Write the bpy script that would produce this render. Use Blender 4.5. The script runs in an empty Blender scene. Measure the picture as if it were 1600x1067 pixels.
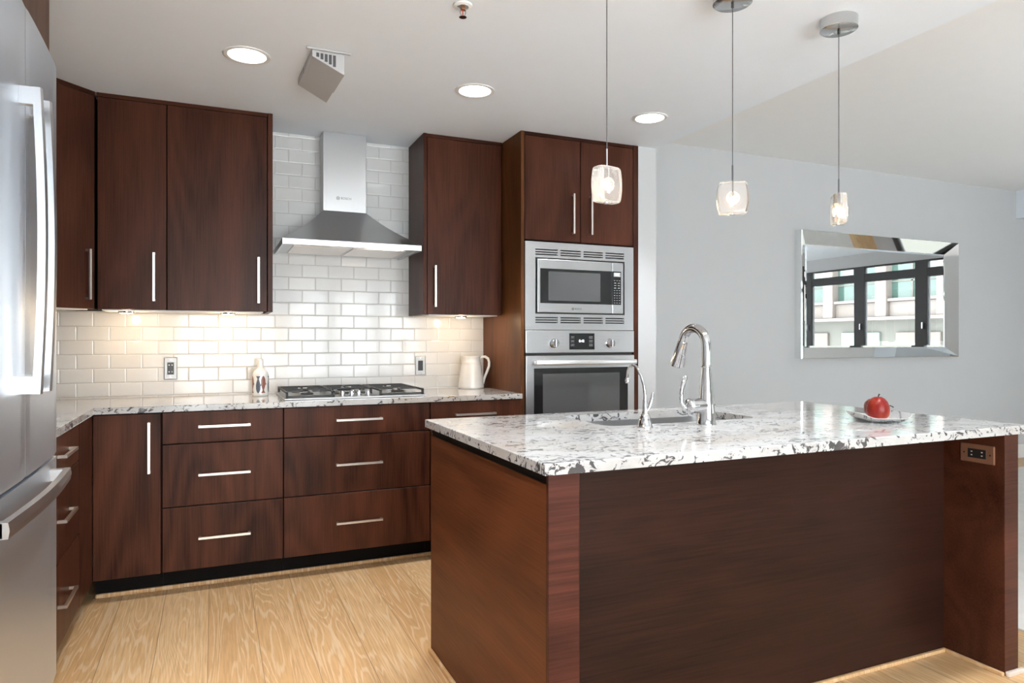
import bpy, bmesh, math, random
from mathutils import Vector, Matrix
random.seed(7)
PI = math.pi
sc = bpy.context.scene
COL = sc.collection

# ------------------------------------------------------------------ camera
cam = bpy.data.cameras.new('camera')
cam.sensor_width = 36.0
cam.lens = 1069.5 * 36 / 1600
cam.shift_y = -1.9 / 1600
cam.clip_start = 0.05
cam_ob = bpy.data.objects.new('camera', cam)
cam_ob.location = (0, 0, 1.227)
cam_ob.rotation_euler = (PI / 2, 0, -0.4112)
COL.objects.link(cam_ob)
sc.camera = cam_ob

# ------------------------------------------------------------------ world, sun, exposure
SKY = 9.5
w = bpy.data.worlds.new('world')
sc.world = w
w.use_nodes = True
bg = w.node_tree.nodes['Background']
bg.inputs[0].default_value = (0.93, 0.96, 1.0, 1)
bg.inputs[1].default_value = SKY
sun = bpy.data.lights.new('sun', 'SUN')
sun.energy = 1.5
sun.angle = math.radians(1.0)
sun.color = (1.0, 0.95, 0.88)
so = bpy.data.objects.new('sun', sun)
so.location = (-6, -6, 14)
so.rotation_euler = Vector((0.62, -0.12, -0.75)).to_track_quat('-Z', 'Y').to_euler()
COL.objects.link(so)
vs = sc.view_settings
vs.view_transform = 'Standard'
vs.look = 'None'
vs.gamma = 1.0
vs.use_curve_mapping = False
vs.exposure = 0.30


def portal(name, loc, direction, sx, sy):
    l = bpy.data.lights.new(name, 'AREA')
    l.shape = 'RECTANGLE'
    l.size, l.size_y = sx, sy
    l.cycles.is_portal = True
    o = bpy.data.objects.new(name, l)
    o.location = loc
    o.rotation_euler = Vector(direction).to_track_quat('-Z', 'Y').to_euler()
    COL.objects.link(o)


portal('window_portal_right', (8.62, 0.72, 1.28), (-1, 0, 0), 5.9, 2.05)
# area lamps added outside the invented rear windows to brighten the room
for dx_, dw_, de_ in ((1.35, 3.9, 92.0), (7.75, 1.5, 55.0)):
    dl = bpy.data.lights.new('rear_window_fill', 'AREA')
    dl.shape = 'RECTANGLE'
    dl.size, dl.size_y = dw_, 2.05
    dl.energy = de_
    dl.color = (0.93, 0.965, 1.0)
    do = bpy.data.objects.new('rear_window_fill', dl)
    do.location = (dx_, -2.72, 1.28)
    do.rotation_euler = Vector((0, 1, 1.15)).to_track_quat('-Z', 'Y').to_euler()
    COL.objects.link(do)


# ------------------------------------------------------------------ material helpers
def newmat(name):
    m = bpy.data.materials.new(name)
    m.use_nodes = True
    return m, m.node_tree, m.node_tree.nodes['Principled BSDF']


def nd(nt, typ, ins=None, **props):
    n = nt.nodes.new(typ)
    for k, v in props.items():
        setattr(n, k, v)
    for k, v in (ins or {}).items():
        s = n.inputs[k]
        if hasattr(v, 'is_output') or isinstance(v, bpy.types.NodeSocket):
            nt.links.new(v, s)
        else:
            s.default_value = v
    return n


def math_(nt, op, a, b=None, c=None):
    ins = {0: a}
    if b is not None:
        ins[1] = b
    if c is not None:
        ins[2] = c
    return nd(nt, 'ShaderNodeMath', ins, operation=op).outputs[0]


def ramp(nt, fac, stops):
    r = nd(nt, 'ShaderNodeValToRGB', {0: fac})
    e = r.color_ramp.elements
    while len(e) < len(stops):
        e.new(0.5)
    for i, (p, c) in enumerate(stops):
        e[i].position = p
        e[i].color = (c, c, c, 1) if isinstance(c, (int, float)) else (*c, 1)
    return r.outputs[0]


def mix(nt, fac, a, b, blend='MIX'):
    n = nd(nt, 'ShaderNodeMix', None, data_type='RGBA', blend_type=blend)
    for i, v in ((0, fac), (6, a), (7, b)):
        s = n.inputs[i]
        if isinstance(v, bpy.types.NodeSocket):
            nt.links.new(v, s)
        else:
            s.default_value = v if i == 0 else (*v, 1)
    return n.outputs[2]


def simple(name, col, rough=0.5, metal=0.0, spec=0.5, noise=0.0, emit=None, es=0.0, coat=0.0):
    m, nt, b = newmat(name)
    b.inputs['Base Color'].default_value = (*col, 1)
    b.inputs['Roughness'].default_value = rough
    b.inputs['Metallic'].default_value = metal
    b.inputs['Specular IOR Level'].default_value = spec
    b.inputs['Coat Weight'].default_value = coat
    tc = nd(nt, 'ShaderNodeTexCoord').outputs['Object']
    n = nd(nt, 'ShaderNodeTexNoise', {'Vector': tc, 'Scale': 9.0, 'Detail': 4.0}).outputs[0]
    k = max(noise, 0.03)
    f = math_(nt, 'MULTIPLY_ADD', n, k, 1 - k / 2)
    nt.links.new(mix(nt, 1.0, col, (1, 1, 1), 'MULTIPLY'), b.inputs['Base Color'])
    mx = b.inputs['Base Color'].links[0].from_node
    cmb = nd(nt, 'ShaderNodeCombineColor', {0: f, 1: f, 2: f}).outputs[0]
    nt.links.new(cmb, mx.inputs[7])
    if emit:
        b.inputs['Emission Color'].default_value = (*emit, 1)
        b.inputs['Emission Strength'].default_value = es
    return m


def wood(name, axis, dark, light, rough=0.33, fig=1.0):
    m, nt, b = newmat(name)
    tc = nd(nt, 'ShaderNodeTexCoord').outputs['Object']
    rnd = nd(nt, 'ShaderNodeObjectInfo').outputs['Random']
    off = math_(nt, 'MULTIPLY', rnd, 13.0)
    v = nd(nt, 'ShaderNodeVectorMath', {0: tc, 1: nd(nt, 'ShaderNodeCombineXYZ', {0: off, 1: off, 2: off}).outputs[0]}).outputs[0]

    def sc_(al, ac):
        s = [ac, ac, ac]
        s['xyz'.index(axis)] = al
        return nd(nt, 'ShaderNodeMapping', {'Vector': v, 'Scale': s}).outputs[0]
    broad = nd(nt, 'ShaderNodeTexNoise', {'Vector': sc_(0.7, 4.5), 'Scale': 1.0, 'Detail': 3.0, 'Distortion': 0.4}).outputs[0]
    cath = math_(nt, 'SINE', math_(nt, 'MULTIPLY', nd(nt, 'ShaderNodeTexNoise', {'Vector': sc_(0.55, 2.6), 'Scale': 1.0, 'Detail': 1.5}).outputs[0], 75.0))
    fine = nd(nt, 'ShaderNodeTexNoise', {'Vector': sc_(5.0, 160.0), 'Scale': 1.0, 'Detail': 3.0}).outputs[0]
    t = math_(nt, 'MULTIPLY_ADD', math_(nt, 'SUBTRACT', broad, 0.5), 1.2, 0.5)
    t = math_(nt, 'MULTIPLY_ADD', cath, 0.085 * fig, t)
    t = math_(nt, 'MULTIPLY_ADD', math_(nt, 'SUBTRACT', fine, 0.5), 0.75, t)
    mid = tuple((d + l) / 2 for d, l in zip(dark, light))
    col = ramp(nt, t, [(0.12, dark), (0.5, mid), (0.95, light)])
    nt.links.new(col, b.inputs['Base Color'])
    b.inputs['Roughness'].default_value = rough
    b.inputs['Specular IOR Level'].default_value = 0.13
    bp = nd(nt, 'ShaderNodeBump', {'Height': fine, 'Strength': 0.08, 'Distance': 0.001})
    nt.links.new(bp.outputs[0], b.inputs['Normal'])
    return m


DK, LT = (0.021, 0.0062, 0.0035), (0.092, 0.0295, 0.0155)
WV = wood('walnut_vertical', 'z', DK, LT)
WH = wood('walnut_horizontal', 'x', DK, LT)
WY = wood('walnut_lengthwise_lit', 'y', (0.062, 0.0170, 0.0066), (0.165, 0.052, 0.019), 0.42)  # lighter orange walnut: light bounced off the floor is put into the colour
DKB, LTB = (0.022, 0.0064, 0.0034), (0.100, 0.0315, 0.0155)
WVR = wood('walnut_base_doors', 'z', DKB, LTB, 0.36, 1.6)
WF = wood('walnut_front_panel_shaded', 'x', (0.012, 0.0044, 0.0028), (0.038, 0.0138, 0.0088), 0.42, 0.6)  # darkened walnut: the shade under the overhang is put into the colour
WI = wood('walnut_island_band', 'x', (0.026, 0.0075, 0.005), (0.095, 0.029, 0.019), 0.35, 1.4)
DARK = simple('dark_recess', (0.006, 0.0045, 0.004), 0.7, spec=0.1)
WT = wood('walnut_tower_side_lit', 'z', (0.055, 0.019, 0.0065), (0.15, 0.055, 0.017), 0.36)  # lighter, oranger walnut: warm puck light is put into the colour


def brushed(name, col, rough, axis='x'):
    m, nt, b = newmat(name)
    tc = nd(nt, 'ShaderNodeTexCoord').outputs['Object']
    s = [900.0, 900.0, 900.0]
    s['xyz'.index(axis)] = 3.0
    mp = nd(nt, 'ShaderNodeMapping', {'Vector': tc, 'Scale': s}).outputs[0]
    n = nd(nt, 'ShaderNodeTexNoise', {'Vector': mp, 'Scale': 1.0, 'Detail': 2.0}).outputs[0]
    r = math_(nt, 'MULTIPLY_ADD', n, 0.06, rough - 0.03)
    b.inputs['Metallic'].default_value = 1.0
    nt.links.new(r, b.inputs['Roughness'])
    lo = tuple(c * 0.97 for c in col)
    nt.links.new(ramp(nt, n, [(0.2, lo), (0.8, col)]), b.inputs['Base Color'])
    return m


STEEL = brushed('brushed_steel', (0.55, 0.555, 0.565), 0.29, 'x')
STEELZ = brushed('brushed_steel_fridge', (0.67, 0.72, 0.79), 0.42, 'z')
NICKEL = brushed('satin_nickel', (0.76, 0.70, 0.65), 0.32, 'x')
PLATE = brushed('plate_metal', (0.40, 0.385, 0.37), 0.42, 'z')
CHROME = simple('chrome', (0.60, 0.60, 0.61), 0.05, 1.0)
SILVER = simple('polished_dish', (0.90, 0.90, 0.90), 0.12, 0.75)
MIRROR = simple('mirror_glass', (0.93, 0.95, 0.95), 0.0, 1.0)
MIRROR_F = simple('mirror_frame_glass', (0.88, 0.9, 0.9), 0.03, 1.0)
BLACK = simple('black_plastic', (0.012, 0.012, 0.012), 0.35)
IRON = simple('cast_iron', (0.022, 0.021, 0.021), 0.5, noise=0.3)
BGLASS = simple('black_oven_glass', (0.012, 0.013, 0.014), 0.06, spec=0.7)
BWIN = simple('tinted_oven_window', (0.09, 0.092, 0.095), 0.06, spec=0.8)
WHITE = simple('white_plastic', (0.78, 0.78, 0.77), 0.4)
CERAM = simple('white_glazed_ceramic', (0.70, 0.685, 0.655), 0.12, coat=0.3)
PAINTW = simple('grey_wall_paint', (0.55, 0.555, 0.565), 0.7, noise=0.02)
PAINTC = simple('bounce_offset_ceiling_paint', (0.83, 0.89, 0.96), 0.8, noise=0.02)  # blue tint in the colour cancels warm light bounced off the floor
PAINTT = simple('white_trim_paint', (0.78, 0.78, 0.77), 0.45)
FISHB = simple('blue_grey_glaze', (0.11, 0.12, 0.15), 0.25, noise=0.6)
FISHR = simple('rust_brown_glaze', (0.22, 0.085, 0.06), 0.25, noise=0.6)
COPPER = simple('bronze_plate', (0.36, 0.19, 0.12), 0.35, 0.6)
FRAMEB = simple('charcoal_window_frame', (0.035, 0.035, 0.038), 0.5)
GREYP = simple('grey_legend', (0.42, 0.42, 0.42), 0.5)
GREYD = simple('dark_grey_marking', (0.08, 0.08, 0.085), 0.5)
LENS = simple('lamp_lens', (0.9, 0.9, 0.9), 0.5, emit=(0.97, 0.985, 1.0), es=6.0)
PUCK = simple('warm_puck_lens', (0.9, 0.8, 0.6), 0.5, emit=(1.0, 0.68, 0.36), es=40.0)
HOODL = simple('hood_lamp_lens', (0.9, 0.9, 0.9), 0.5, emit=(1.0, 0.93, 0.82), es=14.0)
BULB = simple('bulb_filament', (1, 0.9, 0.7), 0.5, emit=(1.0, 0.74, 0.48), es=160.0)
CLOCK = simple('clock_digits', (1, 1, 1), 0.5, emit=(0.9, 0.95, 1.0), es=1.5)


def glassmat(name, col, rough=0.0, ior=1.45):
    m, nt, b = newmat(name)
    b.inputs['Base Color'].default_value = (*col, 1)
    b.inputs['Roughness'].default_value = rough
    b.inputs['IOR'].default_value = ior
    b.inputs['Transmission Weight'].default_value = 1.0
    return m


GLASS = glassmat('clear_cast_glass', (1.0, 0.97, 0.94), 0.08, 1.40)
GLASS.node_tree.nodes['Principled BSDF'].inputs['Transmission Weight'].default_value = 0.86


def panemat():
    m, nt, b = newmat('window_pane_glass')
    out = nt.nodes['Material Output']
    fr = nd(nt, 'ShaderNodeFresnel', {'IOR': 1.35}).outputs[0]
    tr = nd(nt, 'ShaderNodeBsdfTransparent', {0: (0.97, 0.99, 0.98, 1)}).outputs[0]
    gl = nd(nt, 'ShaderNodeBsdfGlossy', {0: (1, 1, 1, 1), 'Roughness': 0.0}).outputs[0]
    mx = nd(nt, 'ShaderNodeMixShader', {0: fr, 1: tr, 2: gl}).outputs[0]
    nt.links.new(mx, out.inputs[0])
    nt.nodes.remove(b)
    return m


PANE = panemat()


def granite():
    m, nt, b = newmat('white_granite')
    geo = nd(nt, 'ShaderNodeNewGeometry').outputs['Position']
    rot = nd(nt, 'ShaderNodeMapping', {'Vector': geo, 'Rotation': (0, 0, 0.35), 'Scale': (0.62, 1.0, 0.8)}).outputs[0]
    warp = nd(nt, 'ShaderNodeTexNoise', {'Vector': rot, 'Scale': 14.0, 'Detail': 3.0})
    v = nd(nt, 'ShaderNodeVectorMath', {0: rot, 1: nd(nt, 'ShaderNodeVectorMath', {0: warp.outputs[1], 'Scale': 0.05}, operation='SCALE').outputs[0]}).outputs[0]
    n1 = nd(nt, 'ShaderNodeTexNoise', {'Vector': v, 'Scale': 52.0, 'Detail': 5.0, 'Roughness': 0.55, 'Distortion': 1.2}).outputs[0]
    cl = nd(nt, 'ShaderNodeTexNoise', {'Vector': rot, 'Scale': 8.0, 'Detail': 2.0}).outputs[0]
    s = math_(nt, 'MULTIPLY_ADD', math_(nt, 'SUBTRACT', cl, 0.5), 0.30, n1)
    black = ramp(nt, s, [(0.565, 0.0), (0.61, 1.0)])
    n2 = nd(nt, 'ShaderNodeTexNoise', {'Vector': v, 'Scale': 18.0, 'Detail': 6.0, 'Roughness': 0.65}).outputs[0]
    grey = ramp(nt, n2, [(0.46, 0.0), (0.68, 1.0)])
    n3 = nd(nt, 'ShaderNodeTexNoise', {'Vector': rot, 'Scale': 3.2, 'Detail': 3.0}).outputs[0]
    warm = ramp(nt, n3, [(0.48, 0.0), (0.72, 1.0)])
    c = mix(nt, warm, (0.52, 0.518, 0.513), (0.44, 0.39, 0.345))
    c = mix(nt, math_(nt, 'MULTIPLY', grey, 0.55), c, (0.36, 0.35, 0.35))
    c = mix(nt, math_(nt, 'MULTIPLY', black, 0.9), c, (0.035, 0.032, 0.034))
    nt.links.new(c, b.inputs['Base Color'])
    b.inputs['Roughness'].default_value = 0.09
    b.inputs['Specular IOR Level'].default_value = 0.55
    return m


GRANITE = granite()


def tile():
    m, nt, b = newmat('white_subway_tile')
    geo = nd(nt, 'ShaderNodeNewGeometry').outputs['Position']
    sp = nd(nt, 'ShaderNodeSeparateXYZ', {0: geo})
    x = math_(nt, 'ADD', sp.outputs[0], 10.0 * 0.1555 - 0.025)
    z = math_(nt, 'ADD', sp.outputs[2], 0.0765 * 24 - 0.9190)
    v = nd(nt, 'ShaderNodeCombineXYZ', {0: x, 1: z, 2: 0.0}).outputs[0]
    br = nd(nt, 'ShaderNodeTexBrick', {'Vector': v, 'Color1': (0.62, 0.62, 0.615, 1), 'Color2': (0.66, 0.66, 0.655, 1), 'Mortar': (0.44, 0.435, 0.425, 1),
                                     'Scale': 1.0, 'Mortar Size': 0.0013, 'Mortar Smooth': 0.1, 'Bias': 0.0, 'Brick Width': 0.1555, 'Row Height': 0.0765})
    br.offset = 0.5
    nt.links.new(br.outputs[0], b.inputs['Base Color'])
    br2 = nd(nt, 'ShaderNodeTexBrick', {'Vector': v, 'Scale': 1.0, 'Mortar Size': 0.006, 'Mortar Smooth': 1.0, 'Brick Width': 0.1555, 'Row Height': 0.0765})
    br2.offset = 0.5
    wav = nd(nt, 'ShaderNodeTexNoise', {'Vector': v, 'Scale': 9.0, 'Detail': 1.0}).outputs[0]
    h = math_(nt, 'MULTIPLY_ADD', wav, 0.25, math_(nt, 'SUBTRACT', 1.0, br2.outputs[1]))
    bp = nd(nt, 'ShaderNodeBump', {'Height': h, 'Strength': 0.45, 'Distance': 0.003})
    nt.links.new(bp.outputs[0], b.inputs['Normal'])
    b.inputs['Roughness'].default_value = 0.10
    return m


TILE = tile()


def oak(name, plank=0.19, bright=1.0):
    m, nt, b = newmat(name)
    geo = nd(nt, 'ShaderNodeNewGeometry').outputs['Position']
    sp = nd(nt, 'ShaderNodeSeparateXYZ', {0: geo})
    v = nd(nt, 'ShaderNodeCombineXYZ', {0: math_(nt, 'ADD', sp.outputs[1], 20.3), 1: math_(nt, 'ADD', sp.outputs[0], 10.09), 2: 0.0}).outputs[0]
    br = nd(nt, 'ShaderNodeTexBrick', {'Vector': v, 'Color1': (0, 0, 0, 1), 'Color2': (1, 1, 1, 1), 'Mortar': (0.5, 0.5, 0.5, 1), 'Scale': 1.0, 'Mortar Size': 0.0013,
                                     'Mortar Smooth': 0.0, 'Bias': 0.0, 'Brick Width': 60.0, 'Row Height': plank})
    br.offset = 0.37
    rnd = nd(nt, 'ShaderNodeSeparateColor', {0: br.outputs[0]}).outputs[0]
    o = math_(nt, 'MULTIPLY', rnd, 37.0)
    g = nd(nt, 'ShaderNodeCombineXYZ', {0: math_(nt, 'MULTIPLY_ADD', sp.outputs[0], 7.5, o), 1: math_(nt, 'MULTIPLY_ADD', sp.outputs[1], 0.55, o), 2: o}).outputs[0]
    base = nd(nt, 'ShaderNodeTexNoise', {'Vector': g, 'Scale': 1.0, 'Detail': 2.2, 'Roughness': 0.45, 'Distortion': 0.35}).outputs[0]
    rings = math_(nt, 'SINE', math_(nt, 'MULTIPLY', base, 150.0))
    g2 = nd(nt, 'ShaderNodeCombineXYZ', {0: math_(nt, 'MULTIPLY_ADD', sp.outputs[0], 150.0, o), 1: math_(nt, 'MULTIPLY_ADD', sp.outputs[1], 7.0, o), 2: o}).outputs[0]
    fine = nd(nt, 'ShaderNodeTexNoise', {'Vector': g2, 'Scale': 1.0, 'Detail': 3.0}).outputs[0]
    lime = ramp(nt, math_(nt, 'MULTIPLY_ADD', math_(nt, 'SUBTRACT', fine, 0.5), 1.8, rings), [(0.35, 0.0), (1.0, 1.0)])
    g3 = nd(nt, 'ShaderNodeCombineXYZ', {0: math_(nt, 'MULTIPLY_ADD', sp.outputs[0], 4.0, o), 1: math_(nt, 'MULTIPLY_ADD', sp.outputs[1], 2.2, o), 2: o}).outputs[0]
    kn = nd(nt, 'ShaderNodeTexVoronoi', {'Vector': g3, 'Scale': 1.0}).outputs[0]
    knot = ramp(nt, kn, [(0.03, 1.0), (0.10, 0.0)])
    A = tuple(c * bright for c in (0.565, 0.325, 0.143))
    B = tuple(c * bright for c in (0.70, 0.45, 0.23))
    c = mix(nt, rnd, A, B)
    c = mix(nt, ramp(nt, fine, [(0.3, 0.55), (0.6, 0.0)]), c, tuple(k * 0.72 for k in A))
    c = mix(nt, math_(nt, 'MULTIPLY', lime, 0.5), c, tuple(k * bright for k in (0.74, 0.57, 0.38)))
    c = mix(nt, math_(nt, 'MULTIPLY', knot, 0.7), c, (0.17, 0.085, 0.03))
    c = mix(nt, math_(nt, 'MULTIPLY', br.outputs[1], 0.8), c, (0.22, 0.13, 0.06))
    nt.links.new(c, b.inputs['Base Color'])
    b.inputs['Roughness'].default_value = 0.38
    bp = nd(nt, 'ShaderNodeBump', {'Height': fine, 'Strength': 0.1, 'Distance': 0.001})
    nt.links.new(bp.outputs[0], b.inputs['Normal'])
    return m


OAK = oak('limed_oak_planks')
OAKS = oak('oak_shoe_strip', 3.0, 1.05)
RUG = simple('pale_rug_pile', (0.62, 0.59, 0.56), 0.95, noise=0.25)


# ------------------------------------------------------------------ geometry helpers
ORI = {}


class MB:
    """collects shapes in world coordinates; build() links them as one mesh object"""

    def __init__(self):
        self.bm = bmesh.new()

    def box(self, x0, x1, y0, y1, z0, z1, bev=0.0, seg=2):
        v = [self.bm.verts.new((x, y, z)) for x in (x0, x1) for y in (y0, y1) for z in (z0, z1)]
        f = [(0, 1, 3, 2), (4, 6, 7, 5), (0, 4, 5, 1), (2, 3, 7, 6), (0, 2, 6, 4), (1, 5, 7, 3)]
        fs = [self.bm.faces.new([v[i] for i in q]) for q in f]
        if bev > 0:
            es = list({e for q in fs for e in q.edges})
            bmesh.ops.bevel(self.bm, geom=es, offset=bev, segments=seg, affect='EDGES', profile=0.5)
        return self

    def prism(self, pts, z0, z1, bev=0.0):
        """vertical prism over a plan polygon (counter-clockwise)"""
        a = [self.bm.verts.new((p[0], p[1], z0)) for p in pts]
        b = [self.bm.verts.new((p[0], p[1], z1)) for p in pts]
        n = len(pts)
        fs = [self.bm.faces.new(a[::-1]), self.bm.faces.new(b)]
        for i in range(n):
            fs.append(self.bm.faces.new((a[i], a[(i + 1) % n], b[(i + 1) % n], b[i])))
        if bev > 0:
            es = list({e for q in fs[:2] for e in q.edges})
            bmesh.ops.bevel(self.bm, geom=es, offset=bev, segments=2, affect='EDGES', profile=0.5)
        return self

    def loft(self, rings, cap0=True, cap1=True, closed=True):
        vs_ = [[self.bm.verts.new(p) for p in r] for r in rings]
        n = len(rings[0])
        for a, b in zip(vs_, vs_[1:]):
            for i in range(n if closed else n - 1):
                self.bm.faces.new((a[i], a[(i + 1) % n], b[(i + 1) % n], b[i]))
        if cap0:
            self.bm.faces.new(vs_[0][::-1])
        if cap1:
            self.bm.faces.new(vs_[-1])
        return self

    def lathe(self, prof, c, seg=32, cap0=True, cap1=True, axis=(0, 0, 1)):
        """prof: (radius, height) from bottom to top about axis at c"""
        q = Vector((0, 0, 1)).rotation_difference(Vector(axis)).to_matrix()
        rings = [[Vector(c) + q @ Vector((max(r, 1e-5) * math.cos(2 * PI * k / seg), max(r, 1e-5) * math.sin(2 * PI * k / seg), h)) for k in range(seg)] for r, h in prof]
        return self.loft(rings, cap0, cap1)

    def cyl(self, a, b, r, seg=20, r2=None):
        a, b = Vector(a), Vector(b)
        return self.lathe([(r, 0), (r if r2 is None else r2, (b - a).length)], a, seg, axis=(b - a).normalized())

    def tube(self, pts, rad, seg=14, flat=1.0):
        """sweep along a polyline with a radius (number or list)"""
        P = [Vector(p) for p in pts]
        n = len(P)
        R = rad if isinstance(rad, (list, tuple)) else [rad] * n
        T = [(P[min(i + 1, n - 1)] - P[max(i - 1, 0)]).normalized() for i in range(n)]
        up = Vector((0, 0, 1)) if abs(T[0].z) < 0.9 else Vector((1, 0, 0))
        u = T[0].cross(up).normalized()
        rings = []
        for p, t, r in zip(P, T, R):
            u = (u - t * u.dot(t)).normalized()
            v = t.cross(u)
            rings.append([p + (u * math.cos(2 * PI * k / seg) * flat + v * math.sin(2 * PI * k / seg)) * r for k in range(seg)])
        return self.loft(rings)

    def build(self, name, mat, parent=None, smooth=None, loc=None):
        root = parent
        while root is not None and root.parent is not None:
            root = root.parent
        bmesh.ops.recalc_face_normals(self.bm, faces=self.bm.faces)
        return self.finish(name, mat, parent, smooth, loc, root)

    def finish(self, name, mat, parent, smooth, loc, root):
        if root is not None:
            o0 = ORI[root.name]
        elif loc is not None:
            o0 = Vector(loc)
        else:
            cs = [v.co for v in self.bm.verts]
            o0 = Vector(((min(c.x for c in cs) + max(c.x for c in cs)) / 2, (min(c.y for c in cs) + max(c.y for c in cs)) / 2, min(c.z for c in cs)))
        for v in self.bm.verts:
            v.co -= o0
        me = bpy.data.meshes.new(name)
        self.bm.to_mesh(me)
        self.bm.free()
        me.materials.append(mat)
        if smooth is not None:
            me.shade_smooth() if hasattr(me, 'shade_smooth') else None
            if hasattr(me, 'set_sharp_from_angle'):
                me.set_sharp_from_angle(angle=math.radians(smooth))
        o = bpy.data.objects.new(name, me)
        COL.objects.link(o)
        if parent is not None:
            o.parent = parent
        else:
            o.location = o0
            ORI[o.name] = o0
        return o


def tag(o, label=None, cat=None, group=None, kind=None):
    for k, v in (('label', label), ('category', cat), ('group', group), ('kind', kind)):
        if v:
            o[k] = v
    return o


def thing(name, loc, label, cat, group=None, kind=None):
    o = bpy.data.objects.new(name, None)
    o.empty_display_size = 0.05
    o.location = loc
    COL.objects.link(o)
    ORI[o.name] = Vector(loc)
    return tag(o, label, cat, group, kind)


def struct(name, mb, mat, smooth=None):
    o = mb.build(name, mat, None, smooth)
    o['kind'] = 'structure'
    return o


def text(name, body, size, loc, mat, parent, depth=0.0004):
    """lettering on a face that looks towards -Y, centred at loc"""
    cu = bpy.data.curves.new(name, 'FONT')
    cu.body = body
    cu.size = size
    cu.align_x = 'CENTER'
    cu.align_y = 'CENTER'
    cu.extrude = depth
    tmp = bpy.data.objects.new(name, cu)
    COL.objects.link(tmp)
    bpy.context.view_layer.update()
    me = bpy.data.meshes.new_from_object(tmp.evaluated_get(bpy.context.evaluated_depsgraph_get()))
    bpy.data.objects.remove(tmp)
    root = parent
    while root.parent is not None:
        root = root.parent
    me.transform(Matrix.Translation(Vector(loc) - ORI[root.name]) @ Matrix.Rotation(PI / 2, 4, 'X'))
    me.materials.clear()
    me.materials.append(mat)
    o = bpy.data.objects.new(name, me)
    COL.objects.link(o)
    o.parent = parent
    return o


def logo(parent, x, y, z, h, mat):
    """round emblem followed by the maker's name, on a face that looks towards -Y"""
    text('lettering', 'BOSCH', h, (x + h * 0.75, y, z), mat, parent)
    mb = MB()
    c = (x - h * 1.75, y, z)
    R = h * 0.55
    seg = 24
    rings = []
    for r, dy in ((R, 0.0004), (R, -0.0004), (R * 0.78, -0.0004), (R * 0.78, 0.0004), (R, 0.0004)):
        rings.append([(c[0] + r * math.cos(2 * PI * k / seg), c[1] + dy, c[2] + r * math.sin(2 * PI * k / seg)) for k in range(seg)])
    mb.loft(rings, False, False)
    for s in (-1, 1):
        mb.box(c[0] + s * R * 0.36 - R * 0.1, c[0] + s * R * 0.36 + R * 0.1, y - 0.0004, y + 0.0004, z - R * 0.62, z + R * 0.62)
    mb.box(c[0] - R * 0.36, c[0] + R * 0.36, y - 0.0004, y + 0.0004, z - R * 0.12, z + R * 0.12)
    mb.build('emblem', mat, parent)


# ------------------------------------------------------------------ room shell
YW, YL, ZC, ZL = 4.305, 4.443, 2.4686, 2.780
XL, XR, YR = -1.157, 8.69, -2.60
XE = 2.626                                   # edge of the lower kitchen ceiling
struct('floor', MB().box(XL - 0.1, XR + 0.1, YR - 0.1, YL + 0.1, -0.12, 0.0), OAK)
struct('wall_back', MB().box(XL - 0.1, 2.50, YW, YW + 0.14, 0, ZC), TILE)
struct('wall_living', MB().box(XE - 0.05, XR + 0.1, YL, YL + 0.12, 0, ZL), PAINTW)
struct('wall_partition', MB().box(2.490, XE, 3.69, YL, 0, ZC), PAINTW)
struct('wall_left', MB().box(XL - 0.1, XL, YR - 0.1, YW, 0, ZC), PAINTW)
mb = MB().box(XL - 0.1, XE, YR - 0.1, YL + 0.1, ZC, ZL + 0.12)
mb.box(XE, XR + 0.1, YR - 0.1, YL + 0.1, ZL, ZL + 0.12)
ce = struct('ceiling', mb, PAINTC)
ce.data.materials.append(simple('living_ceiling_paint', (0.86, 0.86, 0.855), 0.8, noise=0.02))  # same ceiling white, without the blue tint against floor bounce
for p_ in ce.data.polygons:
    if ce.location.x + p_.center.x > XE + 0.01:
        p_.material_index = 1
struct('ceiling_soffit', MB().box(7.667, XR + 0.05, YR, YL, 2.492, ZL), PAINTC)
# right wall with its long window
WY0, WY1, WZ0, WZ1 = -2.25, 3.69, 0.25, 2.304
mb = MB()
mb.box(XR, XR + 0.1, YR, WY0, 0, 2.5).box(XR, XR + 0.1, WY1, YL, 0, 2.5)
mb.box(XR, XR + 0.1, WY0, WY1, 0, WZ0).box(XR, XR + 0.1, WY0, WY1, WZ1, 2.5)
struct('wall_right', mb, PAINTW)


def window(name, P, u0, u1, z0, z1, centres, half, label):
    """P(u, d, z) maps along-wall, depth and height to the world"""
    W = thing(name, P(0.5 * (u0 + u1), 0, z0), label, 'window', kind='structure')

    def bar(mb, ua, ub, za, zb, d=0.035):
        a, b = P(ua, -d, za), P(ub, d, zb)
        mb.box(min(a[0], b[0]), max(a[0], b[0]), min(a[1], b[1]), max(a[1], b[1]), min(a[2], b[2]), max(a[2], b[2]), 0.004, 1)
    mb = MB()
    for c in centres:
        bar(mb, max(c - half, u0), min(c + half, u1), z0, z1)
    bar(mb, u0, u1, z0, z0 + 0.07, 0.033)
    bar(mb, u0, u1, z1 - 0.02, z1, 0.033)
    bar(mb, u0, u1, 2.08, 2.195, 0.03)
    mb.build('window_frame', FRAMEB, W)
    for a, b in zip(centres, centres[1:]):
        for za, zb in ((z0 + 0.07, 2.08), (2.195, z1 - 0.02)):
            m2 = MB()
            bar(m2, a + half, b - half, za, zb, 0.003)
            m2.build('window_pane', PANE, W)
        m2 = MB()
        p = P(a + half * 0.45, -0.05, 1.42)
        m2.box(p[0] - 0.015, p[0] + 0.015, p[1] - 0.012, p[1] + 0.012, 1.38, 1.47, 0.004)
        m2.build('window_handle', CHROME, W)
    return W


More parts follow.
